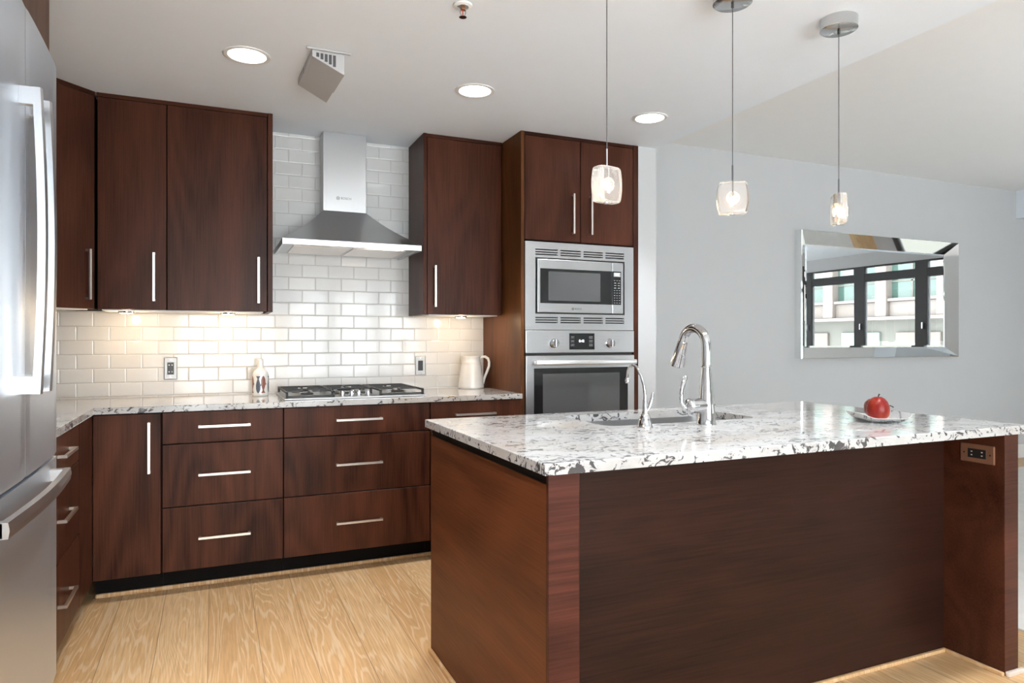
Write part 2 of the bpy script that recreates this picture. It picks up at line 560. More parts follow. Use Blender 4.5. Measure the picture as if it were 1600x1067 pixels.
cs = [2.6425 + 0.96 * k for k in range(-5, 2)]
window('window_1', lambda u, d, z: (XR + 0.04 + d, u, z), WY0, WY1, WZ0, WZ1, cs, 0.0875, 'long dark-framed casement window in the right wall, seen in the mirror')
mb = MB()
RX0, RX1, SX_0, SX_1 = -0.60, 3.30, 7.0, 8.5  # spans of the unseen rear windows, added to let in fill light
mb.box(XL, RX0, YR - 0.1, YR, 0, ZL).box(RX1, SX_0, YR - 0.1, YR, 0, ZL).box(SX_1, XR + 0.1, YR - 0.1, YR, 0, ZL)
for a_, b_ in ((RX0, RX1), (SX_0, SX_1)):
    mb.box(a_, b_, YR - 0.1, YR, 0, WZ0).box(a_, b_, YR - 0.1, YR, WZ1, ZL)
struct('wall_rear', mb, PAINTW)
window('added_window_2', lambda u, d, z: (u, YR - 0.04 - d, z), RX0, RX1, WZ0, WZ1, [RX0 + 0.06 + (RX1 - RX0 - 0.12) * k / 5 for k in range(6)], 0.0875, 'wide dark-framed window added in the unseen rear wall to let in fill light')
window('added_window_3', lambda u, d, z: (u, YR - 0.04 - d, z), SX_0, SX_1, WZ0, WZ1, [SX_0 + 0.06 + (SX_1 - SX_0 - 0.12) * k / 3 for k in range(4)], 0.0875, 'dark-framed window added in the unseen rear wall to light the living room')
struct('baseboard_living', MB().box(XE, XR, YL - 0.016, YL, 0, 0.14, 0.003), PAINTT)
struct('trim_1', MB().box(-0.515, 1.665, 3.757, 3.775, 0, 0.021, 0.006), OAKS)     # oak shoe strip under the range wall
struct('trim_2', MB().box(-0.530, -0.475, 1.60, 3.757, 0, 0.004, 0.001), OAKS)     # pale strip along the left run

# ------------------------------------------------------------------ building across the street (seen in the mirror)
FX = 17.0
B = thing('office_building', (FX, -5, -6), 'pale office building with green glass across the street, seen in the mirror', 'building')
PINK = simple('pale_stone', (0.115, 0.097, 0.087), 0.6, noise=0.1)
TAN = simple('tan_panel', (0.095, 0.078, 0.068), 0.6, noise=0.15)
GREY = simple('beige_wall', (0.07, 0.068, 0.058), 0.7, noise=0.2)
GREEN = simple('green_glass', (0.032, 0.062, 0.052), 0.08, spec=0.6)
PALE = simple('pale_blind', (0.105, 0.135, 0.12), 0.5)
FY0, FY1 = -20.0, 8.0
MB().box(FX, FX + 3, FY0, FY1, -6, 8).build('wall', GREY, B)
k = 0
y = -4.225 - 1.745 * 9
while y < FY1:
    MB().box(FX - 0.35, FX, y - 0.17, y + 0.17, 1.87, 8, 0.02).build('column', PINK, B)
    MB().box(FX - 0.22, FX, y + 0.17, y + 1.575, 1.87, 2.28, 0.02).build('spandrel_panel', TAN if k % 3 else PINK, B)
    MB().box(FX - 0.30, FX, y + 0.17, y + 1.575, 2.28, 2.36, 0.01).build('ledge', PINK, B)
    wn = MB().box(FX - 0.10, FX, y + 0.17, y + 1.575, 2.36, 5.2).build('window', GREEN, B)
    m2 = MB()
    m2.box(FX - 0.13, FX - 0.1, y + 0.75, y + 0.80, 2.36, 5.2)
    m2.box(FX - 0.13, FX - 0.1, y + 0.17, y + 1.575, 2.80, 2.84)
    m2.build('mullion', GREY, wn)
    MB().box(FX - 0.115, FX - 0.1, y + (0.85 if k % 2 else 0.25), y + (1.5 if k % 2 else 0.70), 2.9, 5.2).build('blind', PALE, wn)
    MB().box(FX - 0.08, FX, y + 0.25, y + 1.5, 0.2, 1.45, 0.02).build('lower_panel', TAN if k % 2 else PALE, B)
    k += 1
    y += 1.745
MB().box(FX - 0.4, FX, FY0, FY1, 1.78, 1.87, 0.01).build('cornice', PINK, B)


# ------------------------------------------------------------------ cabinetry
def pull(parent, a, b, normal, mat=None, w=0.011, stand=0.03):
    """square bar pull from a to b (points on the door face), standing off along normal"""
    a, b, n = Vector(a), Vector(b), Vector(normal)
    d = (b - a).normalized()
    s = d.cross(n)
    mb = MB()

    def bar(p, q, hw, ax, a2):
        rings = []
        for r in (p, q):
            rings.append([r + ax * hw + a2 * hw, r - ax * hw + a2 * hw, r - ax * hw - a2 * hw, r + ax * hw - a2 * hw])
        mb.loft(rings)
    o = n * (stand - w / 2)
    bar(a + o, b + o, w / 2, s, n)
    for e, q in ((a, 1), (b, -1)):
        c = e + d * q * w / 2
        bar(c, c + n * (stand - w), w / 2, s, d)
    return mb.build('handle', mat or NICKEL, parent)


YB = 3.668                                   # front plane of the base cabinets
G = 0.0025
DRZ = ((0.7265, 0.882), (0.4225, 0.7265), (0.1125, 0.4225))
HZ = (0.808, 0.574, 0.267)


def base_cabinet(name, x0, x1, label, group, hx=None, door=False):
    c = thing(name, ((x0 + x1) / 2, YB + 0.3, 0), label, 'cabinet', group)
    MB().box(x0 + 0.001, x1 - 0.001, YB + 0.0215, YW - 0.003, 0.1125, 0.883).build('carcass', DARK, c)
    MB().box(x0 + 0.001, x1 - 0.001, YB + 0.107, YB + 0.12, 0.0, 0.112).build('toe_kick', DARK, c)
    if door:
        d = MB().box(x0 + G, x1 - G * 2, YB, YB + 0.02, 0.1125, 0.878, 0.0015, 1).build('door', WVR, c)
        pull(d, (-0.2795, YB, 0.597), (-0.2795, YB, 0.838), (0, -1, 0))
    else:
        for (z0, z1), hz in zip(DRZ, HZ):
            d = MB().box(x0 + G, x1 - G, YB, YB + 0.02, z0 + G, z1 - G, 0.0015, 1).build('drawer', WVR, c)
            pull(d, (hx[0], YB, hz), (hx[1], YB, hz), (0, -1, 0))
    return c


g = 'dark walnut base cabinets along the tiled wall'
base_cabinet('base_cabinet', -0.513, -0.2265, 'tall single-door walnut base cabinet in the corner with a vertical pull', g, door=True)
base_cabinet('base_cabinet', -0.2265, 0.3275, 'three-drawer walnut base cabinet under the fish bottle, left of the cooktop cabinet', g, (-0.067, 0.169))
base_cabinet('base_cabinet', 0.3275, 1.1035, 'three-drawer walnut base cabinet directly under the gas cooktop', g, (0.59, 0.833))
base_cabinet('base_cabinet', 1.1035, 1.6605, 'walnut base cabinet beneath the white jug, mostly hidden by the island', g, (1.246, 1.491))

# left run, facing +X
XB = -0.513
c = thing('base_cabinet', (XB - 0.3, 3.02, 0), 'three-drawer walnut base cabinet on the left wall next to the refrigerator', 'cabinet', g)
MB().box(XL + 0.003, XB - 0.0215, 2.70, 3.667, 0.1125, 0.883).build('carcass', DARK, c)
MB().box(XB - 0.12, XB - 0.107, 2.70, 3.667, 0.0, 0.112).build('toe_kick', DARK, c)
MB().box(XB - 0.0205, XB, 3.333, YB - 0.0005, 0.1125, 0.882, 0.001, 1).build('filler_panel', WVR, c)
for (z0, z1), hz in zip(DRZ, HZ):
    d = MB().box(XB - 0.0205, XB, 2.703, 3.330, z0 + G, z1 - G, 0.0015, 1).build('drawer', WVR, c)
    pull(d, (XB, 2.90, hz), (XB, 3.125, hz), (1, 0, 0))

# countertops
YC, XC = 3.6577, -0.507
mb = MB()
mb.prism([(XL + 0.002, 2.693), (XC, 2.693), (XC, YC), (1.662, YC), (1.662, YW - 0.001), (XL + 0.002, YW - 0.001)], 0.884, 0.914, 0.002)
tag(mb.build('countertop', GRANITE), 'L-shaped white granite countertop with black flecks along the tiled wall', 'countertop')

# wall cabinets
YU, ZU = 3.963, 1.382


def wall_cabinet(name, x0, x1, label, doors, pulls, side=None):
    c = thing(name, ((x0 + x1) / 2, YU + 0.17, ZU), label, 'cabinet', 'dark walnut wall cabinets')
    MB().box(x0 + 0.001, x1 - 0.001, YU + 0.0215, YW - 0.002, ZU + 0.002, ZC - 0.001).build('carcass', DARK, c)
    MB().box(x0 + 0.02, x1 - 0.02, YU + 0.03, YW - 0.01, ZU - 0.004, ZU + 0.0015).build('bottom_panel', PAINTT, c)
    MB().box(x0, x1, YU + 0.003, YU + 0.021, ZC - 0.021, ZC - 0.001).build('top_scribe', WH, c)
    for (a, b), px in zip(doors, pulls):
        d = MB().box(a + G, b - G, YU, YU + 0.02, ZU + 0.002, ZC - 0.024, 0.0015, 1).build('door', WV, c)
        pull(d, (px, YU, 1.428), (px, YU, 1.676), (0, -1, 0))
    if side:
        MB().box(side[0], side[1], YU - 0.003, YW - 0.002, ZU, ZC - 0.001, 0.001, 1).build('side_panel', WV, c)
    return c


wall_cabinet('wall_cabinet', -0.536, 0.27, 'two-door walnut wall cabinet between the corner cabinet and the hood',
             [(-0.534, -0.2215), (-0.2215, 0.270)], (-0.280, 0.2235), (0.272, 0.297))
wall_cabinet('wall_cabinet', 1.173, 1.660, 'single-door walnut wall cabinet right of the hood, above the white jug',
             [(1.173, 1.659)], (1.219,), (1.151, 1.172))
# diagonal corner cabinet
cx, cy = -0.540, 3.963
L = 0.42
q = L / math.sqrt(2)
c = thing('corner_cabinet', (-0.84, 4.0, ZU), 'diagonal walnut corner wall cabinet beside the refrigerator', 'cabinet', 'dark walnut wall cabinets')
e = 0.0215 / math.sqrt(2)
MB().prism([(cx - e, cy + e), (-0.541, YW - 0.002), (XL + 0.002, YW - 0.002), (XL + 0.002, cy - q + 0.02), (cx - q - e, cy - q + e)], ZU + 0.002, ZC - 0.001).build('carcass', DARK, c)


def diag(s0, s1, t0, t1):
    d = Vector((-1, -1, 0)).normalized()
    n = Vector((-1, 1, 0)).normalized()
    P0 = Vector((cx, cy, 0))
    return [tuple((P0 + d * s + n * t)[:2]) for s, t in ((s0, t0), (s0, t1), (s1, t1), (s1, t0))]


MB().prism(diag(0.0, L, 0.003, 0.021), ZC - 0.021, ZC - 0.001).build('top_scribe', WH, c)
d = MB().prism(diag(0.006, L - 0.004, 0.0, 0.02), ZU + 0.002, ZC - 0.024, 0.0012).build('door', WV, c)
n = Vector((1, -1, 0)).normalized()
hp = Vector((cx, cy, 0)) + Vector((-1, -1, 0)).normalized() * 0.047
pull(d, (hp.x, hp.y, 1.428), (hp.x, hp.y, 1.676), n)
MB().prism(diag(0.02, L - 0.02, 0.03, 0.2), ZU - 0.004, ZU + 0.0015).build('bottom_panel', PAINTT, c)

# puck lights under the wall cabinets
for px, lab in ((-0.415, 'small round puck light under the narrower door of the two-door wall cabinet'), (0.072, 'small round puck light under the wider door of the two-door wall cabinet'),
                (1.42, 'small round puck light under the wall cabinet right of the hood')):
    p = thing('puck_light', (px, 4.06, ZU - 0.014), lab, 'light', 'warm under-cabinet puck lights')
    MB().lathe([(0.036, 0), (0.038, 0.004), (0.038, 0.0095), (0.0, 0.0095)], (px, 4.06, ZU - 0.014), 28, cap0=False).build('trim_ring', CHROME, p, 40)
    MB().lathe([(0.001, -0.001), (0.024, -0.001), (0.030, 0.001), (0.030, 0.003)], (px, 4.06, ZU - 0.0145), 28).build('lens', PUCK, p, 40)
    l = bpy.data.lights.new('puck_glow', 'POINT')
    l.energy = 1.4
    l.color = (1.0, 0.70, 0.40)
    l.shadow_soft_size = 0.02
    o = bpy.data.objects.new('puck_glow', l)
    o.location = (0, 0, -0.025)
    o.parent = p
    COL.objects.link(o)

# oven tower
YT = 3.685
t0, t1 = 1.665, 2.487
c = thing('oven_tower_cabinet', (2.075, 4.0, 0), 'tall walnut cabinet that houses the microwave and wall oven', 'cabinet')
MB().box(t0, 1.687, YT, YW - 0.002, 0.0, ZC - 0.001, 0.001, 1).build('side_panel', WT, c)
MB().box(2.449, t1, YT, YW - 0.002, 0.0, ZC - 0.001, 0.001, 1).build('side_panel', WV, c)
mb = MB().box(1.688, 2.448, YT + 0.0215, YW - 0.003, 1.820, ZC - 0.002)
mb.box(1.688, 2.448, YT + 0.07, YW - 0.003, 0.10, 0.50)
mb.box(1.688, 2.448, YW - 0.02, YW - 0.003, 0.50, 1.82)
mb.build('carcass', DARK, c)
MB().box(1.688, 2.448, YT + 0.003, YT + 0.021, ZC - 0.021, ZC - 0.001).build('top_scribe', WH, c)
for a, b, px in ((1.688, 2.066, 2.008), (2.066, 2.448, 2.133)):
    d = MB().box(a + G, b - G, YT, YT + 0.02, 1.826, ZC - 0.024, 0.0015, 1).build('door', WV, c)
    pull(d, (px, YT, 1.875), (px, YT, 2.118), (0, -1, 0))
d = MB().box(1.690, 2.446, YT, YT + 0.02, 0.1125, 0.50, 0.0015, 1).build('drawer', WV, c)
pull(d, (1.95, YT, 0.40), (2.186, YT, 0.40), (0, -1, 0))

# microwave with its trim kit
XM0, XM1 = 1.690, 2.447
m = thing('microwave', (2.07, 3.9, 1.29), 'built-in stainless microwave with slotted trim above the wall oven', 'microwave')
oz0, oz1, ox0, ox1 = 1.386, 1.722, 1.757, 2.381
mb = MB()
slots_x = ((1.757, 1.907), (1.925, 2.065), (2.085, 2.222), (2.241, 2.377))
topz = (1.770, 1.7555, 1.741)
botz = (1.363, 1.3487, 1.3343)
hs = 0.0037
yf, yb = YT - 0.004, YT + 0.016


def perforated(z0, z1, zs):
    zs = sorted(zs)
    cur = z0
    for z in zs:
        mb.box(XM0, XM1, yf, yb, cur, z - hs)
        xs = XM0
        for a, b in slots_x:
            mb.box(xs, a, yf, yb, z - hs, z + hs)
            xs = b
        mb.box(xs, XM1, yf, yb, z - hs, z + hs)
        cur = z + hs
    mb.box(XM0, XM1, yf, yb, cur, z1)


perforated(oz1, 1.816, topz)
perforated(1.290, oz0, botz)
mb.box(XM0, ox0, yf, yb, oz0, oz1).box(ox1, XM1, yf, yb, oz0, oz1)
bmesh.ops.remove_doubles(mb.bm, verts=mb.bm.verts, dist=1e-5)
mb.build('trim_frame', STEEL, m)
MB().box(XM0 + 0.02, XM1 - 0.02, YT + 0.018, 4.15, 1.295, 1.812).build('body', BLACK, m)
dx = 2.283
dr = MB().box(1.767, dx - 0.0012, YT - 0.014, YT + 0.017, 1.393, 1.713, 0.003).build('door', STEEL, m)
MB().box(1.784, dx - 0.0012, YT - 0.0155, YT - 0.0135, 1.449, 1.657, 0.0005).build('door_glass', BGLASS, dr)
MB().box(1.838, 2.198, YT - 0.0165, YT - 0.0155, 1.465, 1.640, 0.0003).build('viewing_window', BWIN, dr)
logo(dr, 2.03, YT - 0.0145, 1.418, 0.0145, GREYD)
cp = MB().box(dx + 0.0012, 2.366, YT - 0.014, YT + 0.017, 1.393, 1.713, 0.003).build('control_panel', STEEL, m)
MB().box(dx + 0.0012, 2.348, YT - 0.0155, YT - 0.0135, 1.449, 1.657, 0.0005).build('keypad', BGLASS, cp)
MB().box(2.294, 2.342, YT - 0.0165, YT - 0.0155, 1.625, 1.650).build('display', GREYP, cp)
text('display_digits', '8:42', 0.015, (2.318, YT - 0.0168, 1.638), CLOCK, cp)
mb = MB()
zz = 1.600
for r in range(10):
    two = r in (1, 2, 3)
    for k_ in range(2 if two else 3):
        xk = 2.291 + (k_ + 0.5) * (0.054 / (2 if two else 3))
        hw = 0.0075 if two else 0.0038
        mb.box(xk - hw, xk + hw, YT - 0.0162, YT - 0.0155, zz - 0.0018, zz + 0.0018)
    zz -= 0.0155
mb.build('key_legends', GREYP, cp)
MB().box(2.292, 2.351, YT - 0.0155, YT - 0.0135, 1.405, 1.434, 0.001).build('door_button', STEEL, cp)

# wall oven
ov = thing('wall_oven', (2.07, 3.9, 0.52), 'built-in stainless wall oven with black glass door below the microwave', 'oven')
MB().box(XM0 + 0.01, XM1 - 0.01, YT + 0.018, 4.15, 0.52, 1.283).build('body', BLACK, ov)
cp = MB().box(XM0, XM1, YT - 0.012, YT + 0.016, 1.151, 1.287, 0.003).build('control_panel', STEEL, ov)
MB().box(1.981, 2.157, YT - 0.0135, YT - 0.0115, 1.170, 1.270, 0.0005).build('display', BGLASS, cp)
text('clock_digits', '8:42', 0.022, (2.066, YT - 0.0138, 1.222), CLOCK, cp)
mb = MB()
for r, zr in enumerate((1.245, 1.222, 1.198)):
    for s in (-1, 1):
        mb.box(2.003 - 0.012, 2.003 + 0.012, YT - 0.0139, YT - 0.0135, zr + s * 0.0045 - 0.001, zr + s * 0.0045 + 0.001)
        mb.box(2.003 - 0.004, 2.003 + 0.004, YT - 0.0139, YT - 0.0135, zr - 0.003, zr + 0.003)
        mb.box(2.131 - 0.013, 2.131 + 0.013, YT - 0.0139, YT - 0.0135, zr + s * 0.0045 - 0.001, zr + s * 0.0045 + 0.001)
mb.build('display_legends', GREYP, cp)
for kx in (1.876, 2.268):
    kb = MB().lathe([(0.030, 0), (0.030, 0.004), (0.026, 0.006), (0.024, 0.026), (0.021, 0.029)], (kx, YT - 0.012, 1.2095), 32, axis=(0, -1, 0)).build('knob', CHROME, cp, 35)
    MB().box(kx - 0.0045, kx + 0.0045, YT - 0.052, YT - 0.040, 1.2095 - 0.023, 1.2095 + 0.023, 0.002).build('grip', CHROME, kb)
    mb = MB()
    for r in range(5):
        for s in (-1, 1):
            za = 1.2095 + (r - 2) * 0.021
            xa = kx + s * 0.055
            mb.box(xa - 0.018, xa + 0.018, YT - 0.0124, YT - 0.0118, za - 0.0006, za + 0.0006)
    mb.build('dial_marks', GREYP, cp)
MB().box(XM0 + 0.005, XM1 - 0.005, YT + 0.004, YT + 0.017, 1.134, 1.153).build('vent_gap', BLACK, ov)
dr = MB().box(XM0, XM1, YT - 0.016, YT + 0.016, 0.53, 1.135, 0.004).build('door', STEEL, ov)
MB().box(1.742, 2.397, YT - 0.0175, YT - 0.0155, 0.60, 1.060, 0.0006).build('door_glass', BGLASS, dr)
MB().box(1.800, 2.336, YT - 0.0185, YT - 0.0175, 0.66, 1.026, 0.0003).build('viewing_window', BWIN, dr)
mb = MB()
mb.box(1.735, 2.437, YT - 0.066, YT - 0.048, 1.078, 1.108, 0.007, 3)
for kx in (1.755, 2.405):
    mb.box(kx - 0.012, kx + 0.012, YT - 0.05, YT - 0.0155, 1.083, 1.103, 0.002)
mb.build('handle', brushed('oven_handle_steel', (0.86, 0.86, 0.87), 0.3, 'x'), dr, 40)

# ------------------------------------------------------------------ range hood
h = thing('range_hood', (0.713, 4.05, 1.735), 'stainless pyramid chimney hood on the white tile above the cooktop', 'range hood')
hx0, hx1, hy0, hy1 = 0.333, 1.093, 3.80, YW - 0.001
hz0, hz1 = 1.738, 1.769
mb = MB()                                    # rim, open below
mb.box(hx0, hx1, hy0, hy0 + 0.012, hz0, hz1, 0.001, 1).box(hx0, hx0 + 0.012, hy0 + 0.012, hy1, hz0, hz1).box(hx1 - 0.012, hx1, hy0 + 0.012, hy1, hz0, hz1)
mb.build('rim', brushed('hood_rim_steel', (0.62, 0.62, 0.63), 0.28, 'x'), h)
kx0, kx1, ky0 = 0.596, 0.850, 4.168
rings = []
for i in range(13):
    t = i / 12
    z = hz1 + (1.999 - hz1) * t
    s = t ** 1.0 + 0.06 * math.sin(PI * t)
    a = hx0 + (kx0 - hx0) * s
    b = hx1 + (kx1 - hx1) * s
    f = hy0 + (ky0 - hy0) * s
    rings.append([(a, f, z), (b, f, z), (b, hy1, z), (a, hy1, z)])
MB().loft(rings).build('canopy', STEEL, h, 30)
MB().box(kx0, kx1, ky0, hy1, 1.9985, ZC - 0.001, 0.001, 1).build('chimney', STEEL, h)
logo(h, 0.716, ky0 - 0.0003, 2.077, 0.019, GREYD)
mb = MB().box(hx0 + 0.012, hx1 - 0.012, hy0 + 0.012, hy1, 1.748, 1.752)
u = mb.build('underside_panel', STEEL, h)
for fx in (0.40, 0.725):
    MB().box(fx, fx + 0.305, hy0 + 0.11, hy1 - 0.05, 1.743, 1.7485, 0.002).build('grease_filter', NICKEL, h)
MB().box(0.80, 1.00, hy0 + 0.045, hy0 + 0.075, 1.744, 1.7485, 0.001).build('lamp_strip', HOODL, h)
MB().box(0.42, 0.60, hy0 + 0.045, hy0 + 0.075, 1.744, 1.7485, 0.001).build('lamp_cover', WHITE, h)
for bx in (0.652, 0.672, 0.722, 0.772):
    MB().cyl((bx, hy0 + 0.035, 1.7435), (bx, hy0 + 0.035, 1.749), 0.006, 12).build('button', BLACK, h)

# ------------------------------------------------------------------ gas cooktop
ck = thing('gas_cooktop', (0.715, 3.99, 0.914), 'stainless five-burner gas cooktop with black grates set into the granite', 'cooktop')
MB().box(0.335, 1.097, 3.725, 4.235, 0.9142, 0.924, 0.004).build('tray', STEEL, ck)
for bx, by, r in ((0.465, 3.85, 0.036), (0.465, 4.10, 0.045), (0.965, 3.85, 0.040), (0.965, 4.10, 0.036), (0.716, 4.09, 0.055)):
    b_ = MB().lathe([(r * 1.25, 0), (r * 1.2, 0.008), (r, 0.011)], (bx, by, 0.924), 28).build('burner', STEEL, ck, 40)
    MB().lathe([(r * 0.9, 0), (r * 0.95, 0.006), (r * 0.7, 0.009), (0.001, 0.0095)], (bx, by, 0.9345), 28).build('burner_cap', IRON, b_, 40)
for i, (kx, ky) in enumerate(((0.645, 3.80), (0.690, 3.775), (0.735, 3.80), (0.780, 3.775), (0.715, 3.86))):
    MB().lathe([(0.019, 0), (0.019, 0.004), (0.014, 0.006), (0.013, 0.024), (0.010, 0.027)], (kx, ky, 0.924), 20).build('knob', CHROME, ck, 35)


def grate(x0, x1, y0, y1, fingers):
    mb = MB()
    zt, zb = 0.957, 0.947
    w_ = 0.006
    mb.box(x0, x1, y0, y0 + 2 * w_, 0.926, 0.936, 0.002, 1)               # low front bar
    mb.box(x0, x1, y1 - 2 * w_, y1, zb, zt, 0.002, 1)
    mb.box(x0, x0 + 2 * w_, y0, y1, zb, zt, 0.002, 1).box(x1 - 2 * w_, x1, y0, y1, zb, zt, 0.002, 1)
    if fingers:
        ym = (y0 + y1) / 2
        mb.box(x0, x1, ym - w_, ym + w_, zb, zt, 0.002, 1)
        xm = (x0 + x1) / 2
        for yc in ((y0 + ym) / 2, (y1 + ym) / 2):
            for s in (-1, 1):
                mb.box(xm + s * 0.025 if s > 0 else x0, x1 if s > 0 else xm - 0.025, yc - w_ * 0.8, yc + w_ * 0.8, zb, zt, 0.002, 1)
        mb.box(xm - w_ * 0.8, xm + w_ * 0.8, y0 + 0.06, (y0 + ym) / 2 - 0.025, zb, zt, 0.002, 1)
        mb.box(xm - w_ * 0.8, xm + w_ * 0.8, (y1 + ym) / 2 + 0.025, y1, zb, zt, 0.002, 1)
    else:
        mb.box(x0, x1, 3.965, 3.965 + 2 * w_, zb, zt, 0.002, 1)
        xm = (x0 + x1) / 2
        mb.box(xm - w_ * 0.8, xm + w_ * 0.8, 3.965, 4.06, zb, zt, 0.002, 1).box(xm - w_ * 0.8, xm + w_ * 0.8, 4.12, y1, zb, zt, 0.002, 1)
        mb.box(x0, xm - 0.03, 4.085, 4.095, zb, zt).box(xm + 0.03, x1, 4.085, 4.095, zb, zt)
    for px in (x0 + w_, x1 - w_):
        for py in (y0 + w_, y1 - w_):
            mb.box(px - w_, px + w_, py - w_, py + w_, 0.924, zt - 0.001)
    return mb.build('grate', IRON, ck)


grate(0.345, 0.595, 3.735, 4.225, True)
grate(0.602, 0.830, 3.90, 4.225, False)
grate(0.837, 1.087, 3.735, 4.225, True)

# ------------------------------------------------------------------ refrigerator
YF0, YF1 = 1.750, 2.660
ym = 2.205


def bow(y, amp):
    return -0.463 - amp * ((y - ym) / 0.455) ** 2


def bowed(y0, y1, z0, z1, amp, bev=0.004):
    pts = [(-0.535, y1), (-0.535, y0)] + [(bow(y0 + (y1 - y0) * i / 14, amp), y0 + (y1 - y0) * i / 14) for i in range(15)]
    return MB().prism(pts, z0, z1, bev)


fr = thing('refrigerator', (-0.83, ym, 0), 'large stainless french-door refrigerator with bottom freezer at the left edge', 'refrigerator')
MB().box(XL + 0.02, -0.537, YF0, YF1, 0.03, 2.125).build('body', simple('fridge_body_grey', (0.10, 0.10, 0.105), 0.5), fr)
MB().box(XL + 0.05, -0.56, YF0 + 0.02, YF1 - 0.02, 0.0, 0.03).build('base', BLACK, fr)
for y0, y1, hy in ((YF0, ym - 0.002, 2.150), (ym + 0.002, YF1, 2.262)):
    d = bowed(y0, y1, 0.8585, 2.124, 0.0105).build('door', STEELZ, fr, 30)
    mb = MB()
    zt, zb = 1.890, 1.086
    prof = []
    for i in range(17):
        t = i / 16
        z = zb + (zt - zb) * t
        xo = -0.4165 + 0.012 * math.sin(PI * t)
        prof.append([(xo, hy - 0.011, z), (xo + 0.004, hy, z), (xo, hy + 0.011, z), (xo - 0.018, hy + 0.011, z), (xo - 0.018, hy - 0.011, z)])
    mb.loft(prof)
    for za in (zt - 0.047, zb):
        mb.box(-0.470, -0.425, hy - 0.0105, hy + 0.0105, za, za + 0.047, 0.001, 1)
    mb.build('handle', brushed('fridge_handle_steel', (0.62, 0.62, 0.63), 0.30, 'z'), d)
d = bowed(YF0, YF1, 0.13, 0.8476, 0.0105).build('freezer_drawer', STEELZ, fr, 30)
mb = MB()
prof = []
for i in range(25):
    t = i / 24
    y = 1.84 + (2.565 - 1.84) * t
    xo = -0.418 + 0.014 * math.sin(PI * t)
    prof.append([(xo, y, 0.785), (xo + 0.003, y, 0.803), (xo, y, 0.822), (xo - 0.017, y, 0.822), (xo - 0.017, y, 0.785)])
mb.loft(prof)
for ya in (1.84, 2.535):
    mb.box(-0.474, -0.428, ya, ya + 0.03, 0.786, 0.8215, 0.001, 1)
mb.build('handle', brushed('freezer_handle_steel', (0.62, 0.62, 0.63), 0.30, 'y'), d)
MB().box(-0.60, -0.545, YF0 + 0.01, YF1 - 0.01, 0.03, 0.12).build('grille', BLACK, fr)

BROWN = wood('walnut_fridge_surround_lit', 'z', (0.06, 0.026, 0.014), (0.17, 0.08, 0.045), 0.4)  # lighter brown: bright reflections on the doors are put into the colour
c = thing('overfridge_cabinet', (-0.83, ym, 0), 'brown wooden surround cabinet above and beside the refrigerator', 'cabinet')
MB().box(XL + 0.003, -0.500, YF1 + 0.004, YF1 + 0.029, 0, ZC - 0.001).build('side_panel', WV, c)
MB().box(XL + 0.003, -0.500, YF0 - 0.035, YF0 - 0.006, 0, ZC - 0.001).build('side_panel', WV, c)
MB().box(XL + 0.003, -0.522, YF0 - 0.005, YF1 + 0.003, 2.15, ZC - 0.002).build('carcass', DARK, c)
for y0, y1 in ((YF0 - 0.03, ym - 0.002), (ym + 0.002, YF1 + 0.026)):
    MB().box(-0.5215 if y0 > 0 else 0, -0.4975, y0, y1, 2.152, ZC - 0.01, 0.0015, 1).build('door', BROWN, c)

# ------------------------------------------------------------------ island
IX0, IX1, IY0, IY1 = 0.787, 2.728, 1.572, 2.605
isl = thing('kitchen_island', (1.75, 2.1, 0), 'dark walnut kitchen island with recessed front panel in the foreground', 'kitchen island')
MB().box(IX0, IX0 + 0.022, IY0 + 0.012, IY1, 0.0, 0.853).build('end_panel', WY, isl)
MB().box(IX0 + 0.006, IX0 + 0.0225, IY0 + 0.012, IY1, 0.853, 0.8835).build('top_scribe', DARK, isl)
MB().box(IX0, 0.878, IY0, IY0 + 0.0115, 0.0, 0.8835, 0.0008, 1).build('front_band', WI, isl)
MB().box(0.862, 0.878, IY0 + 0.012, 1.797, 0.0, 0.8835).build('return_panel', WH, isl)
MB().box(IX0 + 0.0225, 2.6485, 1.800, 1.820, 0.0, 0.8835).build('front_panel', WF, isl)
MB().box(2.649, IX1, IY0, IY1, 0.0, 0.8835, 0.001, 1).build('leg_panel', WH, isl)
bk = MB().box(IX0 + 0.0225, 2.6485, IY1 - 0.02, IY1, 0.1, 0.8835).build('back_panel', WV, isl)
MB().box(IX0 - 0.013, IX0, IY0 + 0.0, IY1, 0, 0.018, 0.004).build('shoe_molding', OAKS, isl)
mb = MB().box(0.879, 2.648, 1.786, 1.7998, 0, 0.014, 0.003)
mb.box(2.635, 2.6488, IY0, 1.786, 0, 0.014, 0.003)
mb.build('shoe_molding', OAKS, isl)
MB().box(2.649, IX1 + 0.014, IY0 - 0.016, IY0, 0, 0.018, 0.004).build('shoe_molding', simple('pale_shoe_strip', (0.62, 0.53, 0.46), 0.4), isl)

# island top with the sink opening
SX0, SX1, SY0, SY1, SR = 1.312, 2.022, 2.135, 2.515, 0.06
TX0, TX1, TY0, TY1 = 0.768, 2.762, 1.552, 2.622
scx, scy = (SX0 + SX1) / 2, (SY0 + SY1) / 2


def rrect(x0, x1, y0, y1, r, n=8):
    pts = []
    for cx_, cy_, a0 in ((x1 - r, y1 - r, 0), (x0 + r, y1 - r, 90), (x0 + r, y0 + r, 180), (x1 - r, y0 + r, 270)):
        for i in range(n + 1):
            a = math.radians(a0 + 90 * i / n)
            pts.append((cx_ + r * math.cos(a), cy_ + r * math.sin(a)))
    return pts


